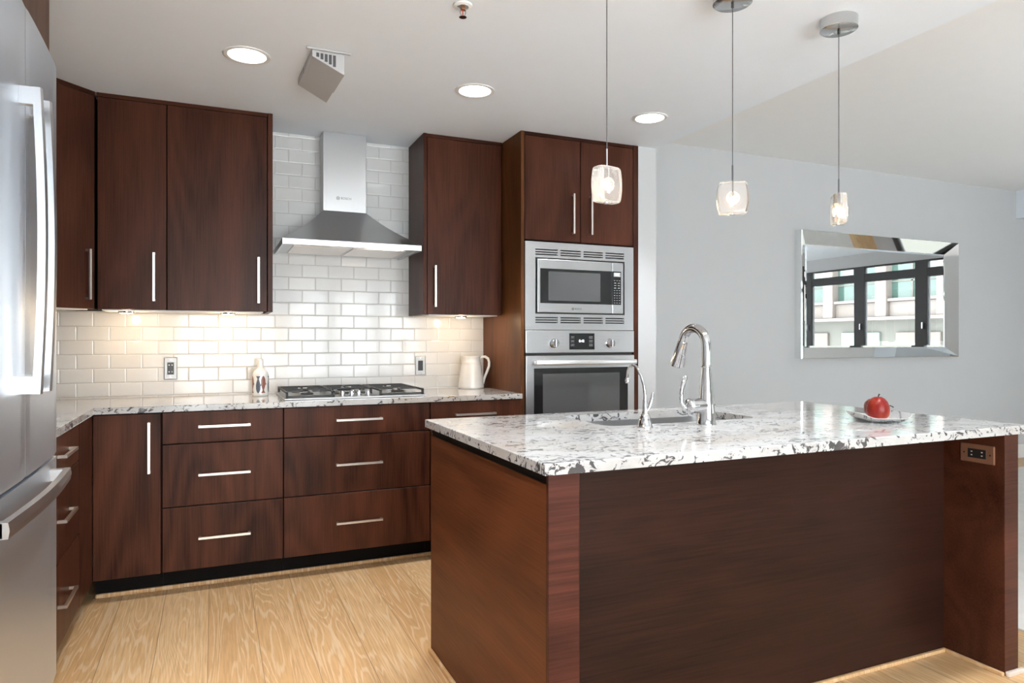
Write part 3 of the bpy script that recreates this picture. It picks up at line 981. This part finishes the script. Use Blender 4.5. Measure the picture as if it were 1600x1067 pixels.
def ring_slab(inner, outer_rect, z0, z1, bev):
    """flat slab with a hole: inner loop joined to the outer rectangle along the rays from the hole's centre"""
    x0, x1, y0, y1 = outer_rect
    ang = sorted([(math.atan2(p[1] - scy, p[0] - scx), p) for p in inner])
    for cx_, cy_ in ((x0, y0), (x1, y0), (x1, y1), (x0, y1)):
        a = math.atan2(cy_ - scy, cx_ - scx)
        # nearest crossing on the inner loop
        best = None
        n_ = len(inner)
        for i in range(n_):
            p, q_ = inner[i], inner[(i + 1) % n_]
            d1 = (math.cos(a), math.sin(a))
            ex, ey = q_[0] - p[0], q_[1] - p[1]
            den = d1[0] * ey - d1[1] * ex
            if abs(den) < 1e-12:
                continue
            tt = ((p[0] - scx) * ey - (p[1] - scy) * ex) / den
            ss = ((p[0] - scx) * d1[1] - (p[1] - scy) * d1[0]) / den
            if tt > 0 and -1e-9 <= ss <= 1 + 1e-9:
                best = (scx + d1[0] * tt, scy + d1[1] * tt)
        ang.append((a, best))
    ang.sort()
    mb = MB()
    ins, outs = [], []
    for a, p in ang:
        dx_, dy_ = math.cos(a), math.sin(a)
        k_ = min(((x1 - scx) / dx_) if dx_ > 1e-9 else ((x0 - scx) / dx_) if dx_ < -1e-9 else 1e9,
                 ((y1 - scy) / dy_) if dy_ > 1e-9 else ((y0 - scy) / dy_) if dy_ < -1e-9 else 1e9)
        ins.append(p)
        outs.append((scx + dx_ * k_, scy + dy_ * k_))
    b2 = bev
    ox = [(max(x0 + b2, min(x1 - b2, p[0])), max(y0 + b2, min(y1 - b2, p[1]))) for p in outs]
    loops = [[(p[0], p[1], z0) for p in ins], [(p[0], p[1], z1) for p in ins], [(p[0], p[1], z1) for p in ox], [(p[0], p[1], z1 - b2) for p in outs], [(p[0], p[1], z0) for p in outs], [(p[0], p[1], z0) for p in ins]]
    mb.loft(loops, False, False)
    bmesh.ops.remove_doubles(mb.bm, verts=mb.bm.verts, dist=1e-6)
    return mb


top = ring_slab(rrect(SX0, SX1, SY0, SY1, SR), (TX0, TX1, TY0, TY1), 0.884, 0.914, 0.002)
tag(top.build('island_countertop', GRANITE), 'white granite island top with black flecks and a sink cutout', 'countertop')

# sink
sk = thing('undermount_sink', (scx, scy, 0.68), 'stainless undermount sink basin set in the island top', 'sink')
o_ = 0.006
rings = []
for (a, z) in ((o_ + 0.02, 0.8835), (o_, 0.8835), (o_ - 0.004, 0.72), (o_ - 0.03, 0.69), (-0.12, 0.686)):
    rings.append([(p[0], p[1], z) for p in rrect(SX0 - a, SX1 + a, SY0 - a, SY1 + a, 0.05)])
outer = []
for (a, z) in ((-0.12, 0.682), (o_ - 0.028, 0.685), (o_ + 0.003, 0.716), (o_ + 0.004, 0.880), (o_ + 0.02, 0.880)):
    outer.append([(p[0], p[1], z) for p in rrect(SX0 - a, SX1 + a, SY0 - a, SY1 + a, 0.05)])
mb = MB()
mb.loft(rings + outer[0:0], False, True)
mb.loft(outer, True, False)
mb.build('basin', STEEL, sk, 40)
MB().lathe([(0.045, 0), (0.045, 0.002), (0.036, 0.0025), (0.03, 0.001)], (scx, scy, 0.6862), 28).build('drain', CHROME, sk, 40)

# faucet
fx, fy = 1.684, 2.050
ft = thing('kitchen_faucet', (fx, fy, 0.914), 'tall chrome gooseneck pull-down faucet with side lever at the island sink', 'faucet')
MB().lathe([(0.037, 0), (0.037, 0.004), (0.035, 0.008), (0.0325, 0.05), (0.0295, 0.09), (0.0225, 0.15), (0.0185, 0.195), (0.0175, 0.215)], (fx, fy, 0.914), 40).build('body', CHROME, ft, 40)
d_ = Vector((-0.03, 0.99, 0)).normalized()
pts = [(fx, fy, 1.1305), (fx, fy, 1.16), (fx, fy, 1.195)]
R_ = 0.068
ctr = Vector((fx, fy, 1.205)) + d_ * R_
for i in range(1, 19):
    a = PI - (PI * 0.91) * i / 18
    p = ctr + d_ * (R_ * math.cos(a)) + Vector((0, 0, R_ * math.sin(a)))
    pts.append(tuple(p))
last = Vector(pts[-1])
tdir = (last - Vector(pts[-2])).normalized()
n_p = len(pts)
MB().tube(pts, [0.0168 + 0.001 * min(1, i / 6) for i in range(n_p)], 20).build('spout', CHROME, ft, 40)
MB().lathe([(0.0178, 0), (0.0186, 0.003), (0.0186, 0.006), (0.0178, 0.009)], (fx, fy, 1.126), 28).build('collar', CHROME, ft, 40)
ha = last
hd = MB().lathe([(0.0172, 0), (0.0195, 0.008), (0.0215, 0.035), (0.0285, 0.098), (0.0285, 0.103), (0.024, 0.106)], ha, 30, axis=tdir).build('spray_head', CHROME, ft, 40)
sb = ha + tdir * 0.055 + (Vector((0, -1, 0)) - tdir * Vector((0, -1, 0)).dot(tdir)).normalized() * 0.0230
MB().lathe([(0.009, 0), (0.009, 0.0025), (0.006, 0.004)], sb, 16, axis=(sb - (ha + tdir * 0.055)).normalized()).build('spray_button', CHROME, hd, 40)
MB().lathe([(0.027, -0.02), (0.0275, 0.0), (0.0275, 0.066), (0.0285, 0.070), (0.0285, 0.074), (0.024, 0.086), (0.012, 0.094), (0.001, 0.096)], (fx, fy, 0.985), 32, axis=(-1, 0, 0)).build('valve_body', CHROME, ft, 40)
lv = [(fx - 0.070, fy, 0.960), (fx - 0.098, fy + 0.001, 0.973), (fx - 0.109, fy + 0.003, 1.000), (fx - 0.106, fy + 0.007, 1.030), (fx - 0.096, fy + 0.013, 1.060), (fx - 0.080, fy + 0.02, 1.088), (fx - 0.074, fy + 0.023, 1.096)]
MB().tube(lv, [0.007, 0.0085, 0.0095, 0.0098, 0.0100, 0.0095, 0.005], 14, 0.7).build('lever', CHROME, ft, 60)

# small filtered-water tap
wx, wy = 1.419, 2.060
wt = thing('water_tap', (wx, wy, 0.914), 'small chrome swan-neck water tap left of the kitchen faucet', 'faucet')
MB().lathe([(0.029, 0), (0.029, 0.003), (0.026, 0.006), (0.021, 0.03), (0.017, 0.045), (0.010, 0.052), (0.0085, 0.095), (0.007, 0.10)], (wx, wy, 0.914), 28).build('body', CHROME, wt, 40)
pts = [(wx, wy, 1.005), (wx, wy, 1.03), (wx - 0.002, wy + 0.004, 1.065), (wx - 0.008, wy + 0.014, 1.10)]
cc = Vector((wx - 0.012, wy + 0.052, 1.105))
for i in range(0, 13):
    a = PI * 0.95 - PI * 0.98 * i / 12
    pts.append((cc.x - 0.006 * i / 12, cc.y + 0.033 * math.cos(a), cc.z + 0.030 * math.sin(a)))
pts.append((pts[-1][0], pts[-1][1] + 0.002, 1.085))
MB().tube(pts, 0.0052, 12).build('spout', CHROME, wt, 40)
e_ = Vector(pts[-1])
MB().lathe([(0.0085, 0), (0.010, 0.006), (0.008, 0.016), (0.006, 0.02)], e_ - Vector((0, 0, 0.016)), 18).build('outlet_tip', CHROME, wt, 40)
MB().tube([(wx + 0.002, wy, 0.965), (wx + 0.017, wy - 0.001, 0.985), (wx + 0.026, wy - 0.002, 1.01), (wx + 0.032, wy - 0.002, 1.035), (wx + 0.034, wy - 0.002, 1.04)], [0.005, 0.006, 0.0062, 0.006, 0.003], 12).build('lever', CHROME, wt, 60)


# ------------------------------------------------------------------ outlets
def wall_plate(name, x, z, label, kind):
    y = YW
    p = thing(name, (x, y, z - 0.063), label, 'outlet')
    MB().box(x - 0.034, x + 0.034, y - 0.006, y - 0.0002, z - 0.0625, z + 0.0625, 0.004, 2).build('cover_plate', PLATE, p)
    if kind == 'outlet':
        r = MB().box(x - 0.017, x + 0.017, y - 0.0075, y - 0.0055, z - 0.034, z + 0.034, 0.0008, 1).build('receptacle', BLACK, p)
        mb = MB()
        for dz in (-0.019, 0.019):
            for dx_ in (-0.0075, 0.0075):
                mb.box(x + dx_ - 0.0026, x + dx_ + 0.0026, y - 0.0079, y - 0.0075, z + dz - 0.003, z + dz + 0.003)
        mb.build('socket_slots', WHITE, r)
    else:
        MB().box(x - 0.016, x + 0.016, y - 0.009, y - 0.0055, z - 0.032, z + 0.032, 0.0015, 1).build('rocker', BLACK, p)
    for dz in (-0.048, 0.048):
        MB().cyl((x, y - 0.0068, z + dz), (x, y - 0.0058, z + dz), 0.003, 12).build('screw', CHROME, p)


wall_plate('wall_outlet', -0.2215, 1.0685, 'brushed metal outlet plate on the tile left of the fish bottle', 'outlet')
wall_plate('wall_switch', 1.2285, 1.0635, 'brushed metal switch plate with black rocker on the tile left of the jug', 'switch')
# island outlet on the inner face of the leg panel (faces -X)
x = 2.649
p = thing('island_outlet', (x, 1.67, 0.767), 'bronze outlet plate on the inside of the island end panel under the overhang', 'outlet')
MB().box(x - 0.006, x - 0.0002, 1.604, 1.732, 0.764, 0.834, 0.004, 2).build('cover_plate', COPPER, p)
r = MB().box(x - 0.0075, x - 0.0055, 1.634, 1.702, 0.782, 0.816, 0.0008, 1).build('receptacle', BLACK, p)
mb = MB()
for dy in (-0.019, 0.019):
    for dz in (-0.0065, 0.0065):
        mb.box(x - 0.0079, x - 0.0075, 1.668 + dy - 0.003, 1.668 + dy + 0.003, 0.799 + dz - 0.0022, 0.799 + dz + 0.0022)
mb.build('socket_slots', WHITE, r)
for dy in (-0.048, 0.048):
    MB().cyl((x - 0.0068, 1.668 + dy, 0.799), (x - 0.0058, 1.668 + dy, 0.799), 0.003, 12).build('screw', CHROME, p)
# edge of a switch plate on the partition's far face
p = thing('light_switch', (XE, 3.75, 1.06), 'white switch plate seen edge-on on the partition corner behind the small tap', 'switch')
MB().box(XE + 0.0002, XE + 0.006, 3.71, 3.79, 1.063, 1.177, 0.002).build('cover_plate', WHITE, p)
MB().box(XE + 0.005, XE + 0.009, 3.735, 3.765, 1.09, 1.15, 0.001).build('rocker', WHITE, p)

# ------------------------------------------------------------------ things on the counters
bx, by = 0.243, 4.10
bt = thing('ceramic_bottle', (bx, by, 0.914), 'white ceramic bottle painted with blue and rust fish, left of the cooktop', 'bottle')
RB = 0.0435
MB().lathe([(0.040, 0), (0.0435, 0.004), (RB, 0.012), (RB, 0.115), (0.0425, 0.125), (0.037, 0.138), (0.026, 0.150), (0.0185, 0.158), (0.0165, 0.166), (0.016, 0.196), (0.0168, 0.204), (0.0155, 0.207), (0.013, 0.205), (0.0125, 0.19)],
           (bx, by, 0.914), 48).build('body', CERAM, bt, 60)


def fish(ang, zc, hgt, up, mat):
    """painted fish: outline in (arc, height) wrapped round the bottle; up=1 head at the top"""
    out = [(0.0, 0.5), (0.12, 0.42), (0.20, 0.28), (0.22, 0.10), (0.32, 0.02), (0.20, -0.02), (0.14, -0.16), (0.06, -0.30), (0.08, -0.36), (0.20, -0.48), (0.10, -0.46), (0.0, -0.40),
           (-0.10, -0.46), (-0.20, -0.48), (-0.08, -0.36), (-0.06, -0.30), (-0.15, -0.14), (-0.21, 0.02), (-0.20, 0.26), (-0.12, 0.42)]
    mb = MB()

    def wrap(s, z, r):
        a = ang + s / RB
        return (bx + r * math.cos(a), by + r * math.sin(a), z)
    # strips between the left and right outline
    right = out[:12]
    left = [out[0]] + out[:10:-1]
    for r in (RB + 0.0006,):
        N = 26
        def edge(side, t):
            zs = [p[1] for p in side]
            z = 0.5 - t * 0.98
            for a_, b_ in zip(side, side[1:]):
                if b_[1] <= z <= a_[1] and a_[1] > b_[1]:
                    return a_[0] + (b_[0] - a_[0]) * (a_[1] - z) / (a_[1] - b_[1]), z
            return side[-2][0], z
        prev = None
        for i in range(N + 1):
            t = i / N
            (rx, z), (lx, _) = edge(right, t), edge(left, t)
            row = [mb.bm.verts.new(wrap((lx + (rx - lx) * k_ / 4) * hgt * 0.62, 0.914 + zc + up * z * hgt, r)) for k_ in range(5)]
            if prev:
                for k_ in range(4):
                    mb.bm.faces.new((prev[k_], prev[k_ + 1], row[k_ + 1], row[k_]))
            prev = row
    return mb.build('painted_fish', mat, bt)


view = math.atan2(-by, -bx)
for da, up, mt in ((-0.30, -1, FISHB), (0.33, 1, FISHR), (-0.30 - 0.95, 1, FISHR), (0.33 + 0.95, -1, FISHB), (-2.3, -1, FISHB), (2.3, 1, FISHR)):
    fish(view + da, 0.066, 0.098, up, mt)

jx, jy = 1.538, 4.195
jg = thing('ceramic_jug', (jx, jy, 0.914), 'white ceramic water jug with loop handle by the tower cabinet', 'jug')
prof = [(0.080, 0), (0.085, 0.004), (0.0845, 0.012), (0.080, 0.05), (0.073, 0.10), (0.066, 0.145), (0.0615, 0.163), (0.064, 0.168), (0.0615, 0.173), (0.0600, 0.185), (0.0605, 0.200), (0.063, 0.206), (0.062, 0.210), (0.058, 0.207), (0.056, 0.19), (0.056, 0.16), (0.06, 0.13)]
MB().lathe(prof, (jx, jy, 0.914), 48, cap1=False).build('body', CERAM, jg, 60)
hd_ = Vector((0.93, -0.36, 0)).normalized()
hp_ = []
for t_, (r, z) in enumerate(((0.055, 0.192), (0.072, 0.205), (0.092, 0.206), (0.110, 0.194), (0.118, 0.172), (0.117, 0.145), (0.107, 0.115), (0.094, 0.085), (0.084, 0.058), (0.077, 0.035), (0.073, 0.02))):
    hp_.append(tuple(Vector((jx, jy, 0.914 + z)) + hd_ * r))
MB().tube(hp_, [0.008, 0.0085, 0.009, 0.009, 0.009, 0.009, 0.0085, 0.0085, 0.009, 0.010, 0.008], 14).build('handle', CERAM, jg, 60)
MB().loft([[tuple(Vector((jx, jy, 0.914 + z)) + Vector((-0.75 * r + s * 0.35, -0.2 * r + s * 0.9, 0))) for s, r in ((-0.02, 0.060), (0.0, 0.060 + k_), (0.02, 0.060))] for z, k_ in ((0.170, 0.003), (0.195, 0.012), (0.209, 0.022))], False, False, False).build('spout', CERAM, jg, 60)

# dish and fruit on the island
px, py = 2.365, 1.868
pl = thing('serving_dish', (px, py, 0.914), 'small shiny square dish with turned-up rim holding the fruit on the island', 'dish')
yaw = -0.41


def sq(hw, r, z, n=8, lift=0.0):
    out = []
    for p in rrect(-hw, hw, -hw, hw, r, n):
        k_ = max(abs(p[0]), abs(p[1])) / hw
        cr = min(abs(p[0]), abs(p[1])) / hw
        zz_ = z + lift * (abs(p[0]) / hw) ** 4
        out.append((px + p[0] * math.cos(yaw) - p[1] * math.sin(yaw), py + p[0] * math.sin(yaw) + p[1] * math.cos(yaw), 0.914 + zz_))
    return out


MB().loft([sq(0.02, 0.015, 0.006), sq(0.065, 0.03, 0.006), sq(0.078, 0.035, 0.009, lift=0.006), sq(0.091, 0.04, 0.017, lift=0.016), sq(0.093, 0.041, 0.018, lift=0.018), sq(0.095, 0.042, 0.0165, lift=0.018), sq(0.080, 0.036, 0.0065, lift=0.006), sq(0.066, 0.03, 0.004), sq(0.02, 0.015, 0.004)]).build('plate', SILVER, pl, 60)
for sx, sy in ((-1, -1), (1, -1), (1, 1), (-1, 1)):
    a_, b_ = sx * 0.052, sy * 0.052
    MB().lathe([(0.004, 0), (0.006, 0.002), (0.0055, 0.005)], (px + a_ * math.cos(yaw) - b_ * math.sin(yaw), py + a_ * math.sin(yaw) + b_ * math.cos(yaw), 0.914), 16).build('foot', SILVER, pl, 60)


def fruitmat(name, red, orange):
    m, nt, b = newmat(name)
    tc = nd(nt, 'ShaderNodeTexCoord').outputs['Object']
    n1 = nd(nt, 'ShaderNodeTexNoise', {'Vector': tc, 'Scale': 14.0, 'Detail': 3.0}).outputs[0]
    n2 = nd(nt, 'ShaderNodeTexNoise', {'Vector': nd(nt, 'ShaderNodeMapping', {'Vector': tc, 'Scale': (160, 160, 14)}).outputs[0], 'Scale': 1.0, 'Detail': 2.0}).outputs[0]
    c_ = mix(nt, ramp(nt, n1, [(0.45, 0.0), (0.72, 1.0)]), red, orange)
    c_ = mix(nt, ramp(nt, n2, [(0.55, 0.0), (0.75, 0.5)]), c_, orange)
    nt.links.new(c_, b.inputs['Base Color'])
    b.inputs['Roughness'].default_value = 0.34
    b.inputs['Specular IOR Level'].default_value = 0.3
    return m


RED = fruitmat('red_fruit_skin', (0.17, 0.007, 0.005), (0.33, 0.045, 0.010))
RED2 = fruitmat('dark_red_fruit_skin', (0.11, 0.010, 0.006), (0.27, 0.085, 0.022))
STEM = simple('dark_stem', (0.02, 0.014, 0.01), 0.7)
vx, vy = 0.78, 0.626                         # away from the camera
ax_, ay_ = px - 0.025 * vx, py - 0.025 * vy
f1 = thing('red_fruit', (ax_, ay_, 0.9205), 'red pear-shaped fruit standing upright at the front of the dish', 'fruit')
prof = [(0.001, 0.002), (0.012, 0.0), (0.026, 0.003), (0.037, 0.016), (0.0415, 0.034), (0.0395, 0.054), (0.033, 0.071), (0.023, 0.083), (0.012, 0.089), (0.004, 0.088), (0.0005, 0.0865)]
MB().lathe(prof, (ax_, ay_, 0.9205), 36).build('flesh', RED, f1, 80)
MB().tube([(ax_, ay_, 1.006), (ax_ + 0.002, ay_, 1.013), (ax_ + 0.005, ay_ - 0.002, 1.020)], [0.0022, 0.002, 0.003], 8).build('stem', STEM, f1, 60)
rx_, ry_ = 0.9166, -0.3997                   # to the viewer's right
cx2, cy2 = px + 0.058 * vx - 0.008 * rx_, py + 0.058 * vy - 0.008 * ry_
f2 = thing('red_fruit', (cx2, cy2, 0.9205), 'dark red fruit lying on its side behind the upright one, stem to the right', 'fruit')
axd = Vector((rx_, ry_, 0.12)).normalized()
MB().lathe([(r, z_ - 0.042) for r, z_ in ((0.001, 0.0), (0.014, 0.001), (0.028, 0.008), (0.037, 0.022), (0.039, 0.038), (0.035, 0.054), (0.027, 0.068), (0.019, 0.080), (0.010, 0.088), (0.001, 0.090))], (cx2, cy2, 0.9605), 36, axis=axd).build('flesh', RED2, f2, 80)
s0 = Vector((cx2, cy2, 0.9605)) + axd * 0.046
MB().tube([s0, s0 + axd * 0.012 + Vector((0, 0, 0.001)), s0 + axd * 0.024 - Vector((0, 0, 0.007))], [0.0035, 0.0018, 0.0022], 8).build('stem', STEM, f2, 60)

# ------------------------------------------------------------------ wall mirror
XO0, XO1, ZO0, ZO1, YO = 4.598, 6.645, 1.069, 2.176, 4.362
XI0, XI1, ZI0, ZI1, YI = 4.712, 6.530, 1.163, 2.062, 4.434
mr = thing('wall_mirror', (5.62, YL, ZO0), 'wide rectangular mirror with a slanted mirrored frame on the grey wall', 'mirror')
MB().box(XO0 + 0.004, XO1 - 0.004, YI + 0.004, YL - 0.0005, ZO0 + 0.004, ZO1 - 0.004).build('backing', simple('mirror_backing_silver', (0.5, 0.5, 0.5), 0.4, 0.6), mr)
ob = [(XO0, ZO0), (XO1, ZO0), (XO1, ZO1), (XO0, ZO1)]
ib = [(XI0, ZI0), (XI1, ZI0), (XI1, ZI1), (XI0, ZI1)]


def lerp2(a, b, t):
    return (a[0] + (b[0] - a[0]) * t, a[1] + (b[1] - a[1]) * t)


for i in range(4):
    j = (i + 1) % 4
    mb = MB()
    r = []
    for a, b in ((ob[i], ib[i]), (ob[j], ib[j])):
        r.append([(a[0], YL - 0.001, a[1]), (a[0], YO + 0.004, a[1]), (*(lambda q_: (q_[0], YO, q_[1]))(lerp2(a, b, 0.06)),), (b[0], YI - 0.001, b[1]), (b[0], YI + 0.003, b[1])])
    mb.loft(r)
    mb.build('frame_panel', MIRROR_F, mr)
bv = 0.016
rings = []
for d0, yy in ((0.0, YI + 0.0005), (bv, YI - 0.0012)):
    rings.append([(XI0 + d0, yy, ZI0 + d0), (XI1 - d0, yy, ZI0 + d0), (XI1 - d0, yy, ZI1 - d0), (XI0 + d0, yy, ZI1 - d0)])
back_ = [[(p[0], YI + 0.0035, p[2]) for p in rings[0]]]
MB().loft(back_ + rings).build('mirror_pane', MIRROR, mr)

# ------------------------------------------------------------------ ceiling fittings
CAN_W = 50.0


def downlight(cxx, cyy, lab):
    p = thing('recessed_downlight', (cxx, cyy, ZC - 0.006), lab, 'light', 'round recessed downlights in the kitchen ceiling')
    MB().lathe([(0.098, 0.0058), (0.098, 0.002), (0.092, 0.0), (0.080, 0.0015), (0.077, 0.0055)], (cxx, cyy, ZC - 0.006), 48, False, False).build('trim_ring', WHITE, p, 40)
    MB().lathe([(0.001, 0.0), (0.0775, 0.0), (0.0775, 0.0012), (0.001, 0.0012)], (cxx, cyy, ZC - 0.0035), 48).build('lens', LENS, p, 40)
    l = bpy.data.lights.new('downlight_beam', 'SPOT')
    l.energy = CAN_W if cyy > 2 else 68.0
    l.spot_size = math.radians(94)
    l.spot_blend = 0.7
    l.shadow_soft_size = 0.06
    l.color = (0.98, 0.99, 1.0)
    o = bpy.data.objects.new('downlight_beam', l)
    o.location = (0, 0, -0.062)
    o.parent = p
    COL.objects.link(o)


for cxx, cyy, lab in ((0.134, 3.195, 'recessed downlight over the two-door wall cabinet, beside the ceiling box'), (1.192, 3.195, 'recessed downlight in front of the single-door wall cabinet'), (2.232, 3.195, 'recessed downlight in front of the oven tower'),
                      (0.134, 1.42, 'left recessed downlight of the unseen row added above the camera for fill'), (1.192, 1.42, 'middle recessed downlight of the unseen row added above the camera for fill'), (2.232, 1.42, 'right recessed downlight of the unseen row added above the camera for fill')):  # this second row is unseen, added to light floor and counters
    downlight(cxx, cyy, lab)

sx_, sy_ = 0.846, 2.395
p = thing('fire_sprinkler', (sx_, sy_, ZC), 'small pendent fire sprinkler head on the ceiling', 'sprinkler')
MB().lathe([(0.036, -0.001), (0.034, -0.006), (0.022, -0.010), (0.020, -0.004)], (sx_, sy_, ZC), 32, False, False).build('escutcheon', WHITE, p, 40)
mb = MB().cyl((sx_, sy_, ZC - 0.001), (sx_, sy_, ZC - 0.020), 0.010, 16)
mb.build('body', COPPER, p, 40)
mb = MB()
for s in (-1, 1):
    mb.tube([(sx_ + s * 0.009, sy_, ZC - 0.016), (sx_ + s * 0.011, sy_, ZC - 0.030), (sx_ + s * 0.003, sy_, ZC - 0.045)], 0.0022, 8)
mb.build('frame', CHROME, p, 40)
MB().cyl((sx_, sy_, ZC - 0.020), (sx_, sy_, ZC - 0.042), 0.002, 8).build('heat_bulb', simple('red_bulb', (0.5, 0.03, 0.02), 0.2), p, 40)
MB().lathe([(0.004, 0), (0.014, -0.001), (0.014, -0.0025), (0.001, -0.003)], (sx_, sy_, ZC - 0.044), 20).build('deflector', CHROME, p, 40)

# wedge-shaped louvred box
bp_ = thing('ceiling_vent_box', (0.45, 3.2, ZC), 'white louvred plastic wedge box on the ceiling beside a downlight', 'vent')
A0, B0, C0, D0 = (0.385, 3.005), (0.520, 3.010), (0.503, 3.412), (0.368, 3.385)
ha_, hb_ = 0.034, 0.094


def lerp(a, b, t):
    return tuple(x_ + (y_ - x_) * t for x_, y_ in zip(a, b))


Cm, Dm = lerp(B0, C0, 0.58), lerp(A0, D0, 0.58)


def wedge(q, hts, name, mat):
    tops = [(p_[0], p_[1], ZC - 0.001) for p_ in q]
    bots = [(p_[0], p_[1], ZC - h_) for p_, h_ in zip(q, hts)]
    return MB().loft([bots, tops]).build(name, mat, bp_)


BOXP = simple('pale_grey_plastic', (0.50, 0.50, 0.505), 0.45)
wedge([A0, B0, Cm, Dm], (ha_, hb_, hb_, ha_), 'body', BOXP)
wedge([lerp(Dm, D0, 0.06), lerp(Cm, C0, 0.06), C0, D0], (ha_ - 0.005, hb_ - 0.007, hb_ - 0.007, ha_ - 0.005), 'cover', BOXP)
MB().box(0.36, 0.545, 2.99, 3.0045, ZC - 0.008, ZC - 0.001, 0.002, 1).build('mounting_plate', BOXP, bp_)
mb = MB()
sa_, sb_ = lerp(Dm, D0, 0.0), lerp(Cm, C0, 0.0)
sa2, sb2 = lerp(Dm, D0, 0.06), lerp(Cm, C0, 0.06)
mb.loft([[(q_[0], q_[1], ZC - h_) for q_, h_ in zip((sa_, sb_, sb2, sa2), (ha_ - 0.006, hb_ - 0.008, hb_ - 0.008, ha_ - 0.006))], [(q_[0], q_[1], ZC - 0.002) for q_ in (sa_, sb_, sb2, sa2)]])
mb.build('seam_strip', GREYD, bp_)
mb = MB()
for k_ in range(5):
    t = 0.12 + 0.13 * k_
    p_ = lerp(A0, B0, t)
    hh = ha_ + (hb_ - ha_) * t
    mb.box(p_[0], p_[0] + 0.012, p_[1] - 0.0015, p_[1] + 0.001, ZC - hh + 0.008, ZC - 0.016 if hh > 0.03 else ZC - 0.01)
mb.build('louvre_slots', GREYD, bp_)

# pendants over the island
CANO = simple('brushed_canopy_metal', (0.62, 0.62, 0.62), 0.16, 1.0)
for pxx, ang, lab in ((1.174, 0.60, 'cast glass block pendant hanging in front of the oven tower'), (1.694, -0.18, 'cast glass block pendant in front of the bare grey wall'), (2.215, 1.36, 'cast glass block pendant seen edge-on above the wall mirror')):
    pyy = 1.92
    p = thing('pendant_light', (pxx, pyy, 1.675), lab, 'pendant light', 'glass block pendants over the island')
    MB().lathe([(0.001, 0.0), (0.064, 0.0), (0.068, 0.003), (0.068, 0.044)], (pxx, pyy, ZC - 0.045), 48).build('canopy', CANO, p, 40)
    MB().cyl((pxx, pyy, ZC - 0.058), (pxx, pyy, ZC - 0.045), 0.005, 14).build('cord_grip', BLACK, p, 40)
    MB().cyl((pxx, pyy, 1.84), (pxx, pyy, ZC - 0.05), 0.0016, 8).build('cord', GREYD, p, 40)
    MB().cyl((pxx, pyy, 1.735), (pxx, pyy, 1.850), 0.0028, 10).build('rod', CHROME if ang == 0.60 else GREYD, p, 40)
    # glass: rounded block with bulging sides and a round hollow
    mb = MB()
    ca, sa = math.cos(ang - 0.4112), math.sin(ang - 0.4112)
    N, M_ = 40, 22
    rings = []
    for i in range(M_ + 1):
        t = -1 + 2 * i / M_
        tz = math.sin(t * PI / 2)
        e1 = max(0.0, 1 - abs(tz) ** 16) ** (1 / 16)
        bulge = 1.0 - 0.15 * tz * tz
        ring = []
        for k_ in range(N):
            a = 2 * PI * k_ / N
            cx_, sy2 = math.cos(a), math.sin(a)
            ex = math.copysign(abs(cx_) ** 0.28, cx_)
            ey = math.copysign(abs(sy2) ** 0.32, sy2)
            lx = 0.055 * ex * bulge * max(e1, 0.02)
            ly = 0.026 * ey * max(e1, 0.02) * (1.0 - 0.25 * abs(ex) ** 2)
            ring.append((pxx + lx * ca - ly * sa, pyy + lx * sa + ly * ca, 1.7325 + 0.0575 * tz))
        rings.append(ring)
    mb.loft(rings)
    mb.lathe([(0.023 * math.sin(PI * q_ / 12) + 1e-4, -0.012 * math.cos(PI * q_ / 12)) for q_ in range(13)], (pxx, pyy, 1.733), 24, axis=(-sa, ca, 0))
    mb.build('glass_block', GLASS, p, 50)
    MB().lathe([(0.001, -0.016), (0.0035, -0.014), (0.0048, 0.0), (0.0035, 0.014), (0.001, 0.016)], (pxx, pyy, 1.722), 12).build('bulb', BULB, p, 60)
    MB().lathe([(0.009, 0.0), (0.012, 0.003), (0.009, 0.006)], (pxx, pyy, 1.671), 14).build('bottom_cap', CHROME, p, 40)

# unseen uplighters added behind the camera and in the living area to brighten the ceiling
for lx, ly, lab in ((1.0, -1.0, 'black torchiere uplighter added out of view behind the camera as ceiling fill'), (5.4, 0.4, 'black torchiere uplighter added out of view in the living area as ceiling fill')):
    z0 = 0.0125 if lx > 3 else 0.0
    p = thing('added_uplighter', (lx, ly, z0), lab, 'fill lamp')
    MB().lathe([(0.15, 0), (0.15, 0.012), (0.02, 0.03)], (lx, ly, z0), 32).build('base', BLACK, p, 40)
    MB().cyl((lx, ly, z0 + 0.02), (lx, ly, 1.74), 0.011, 14).build('pole', BLACK, p, 40)
    MB().lathe([(0.03, 0.0), (0.10, 0.03), (0.165, 0.10), (0.160, 0.10), (0.095, 0.035), (0.02, 0.012)], (lx, ly, 1.73), 36).build('lamp_shade', BLACK, p, 40)
    MB().lathe([(0.001, 0.0), (0.13, 0.0), (0.13, 0.004), (0.001, 0.004)], (lx, ly, 1.80), 36).build('diffuser', simple('uplight_diffuser', (0.9, 0.9, 0.9), 0.5, emit=(0.88, 0.95, 1.0), es=380.0), p, 40)

# ------------------------------------------------------------------ rug in the living area
mb = MB().box(3.117, 8.2, -1.6, 4.07, 0.001, 0.012, 0.003)
tag(mb.build('area_rug', RUG), 'pale area rug on the oak floor beyond the island', 'rug')
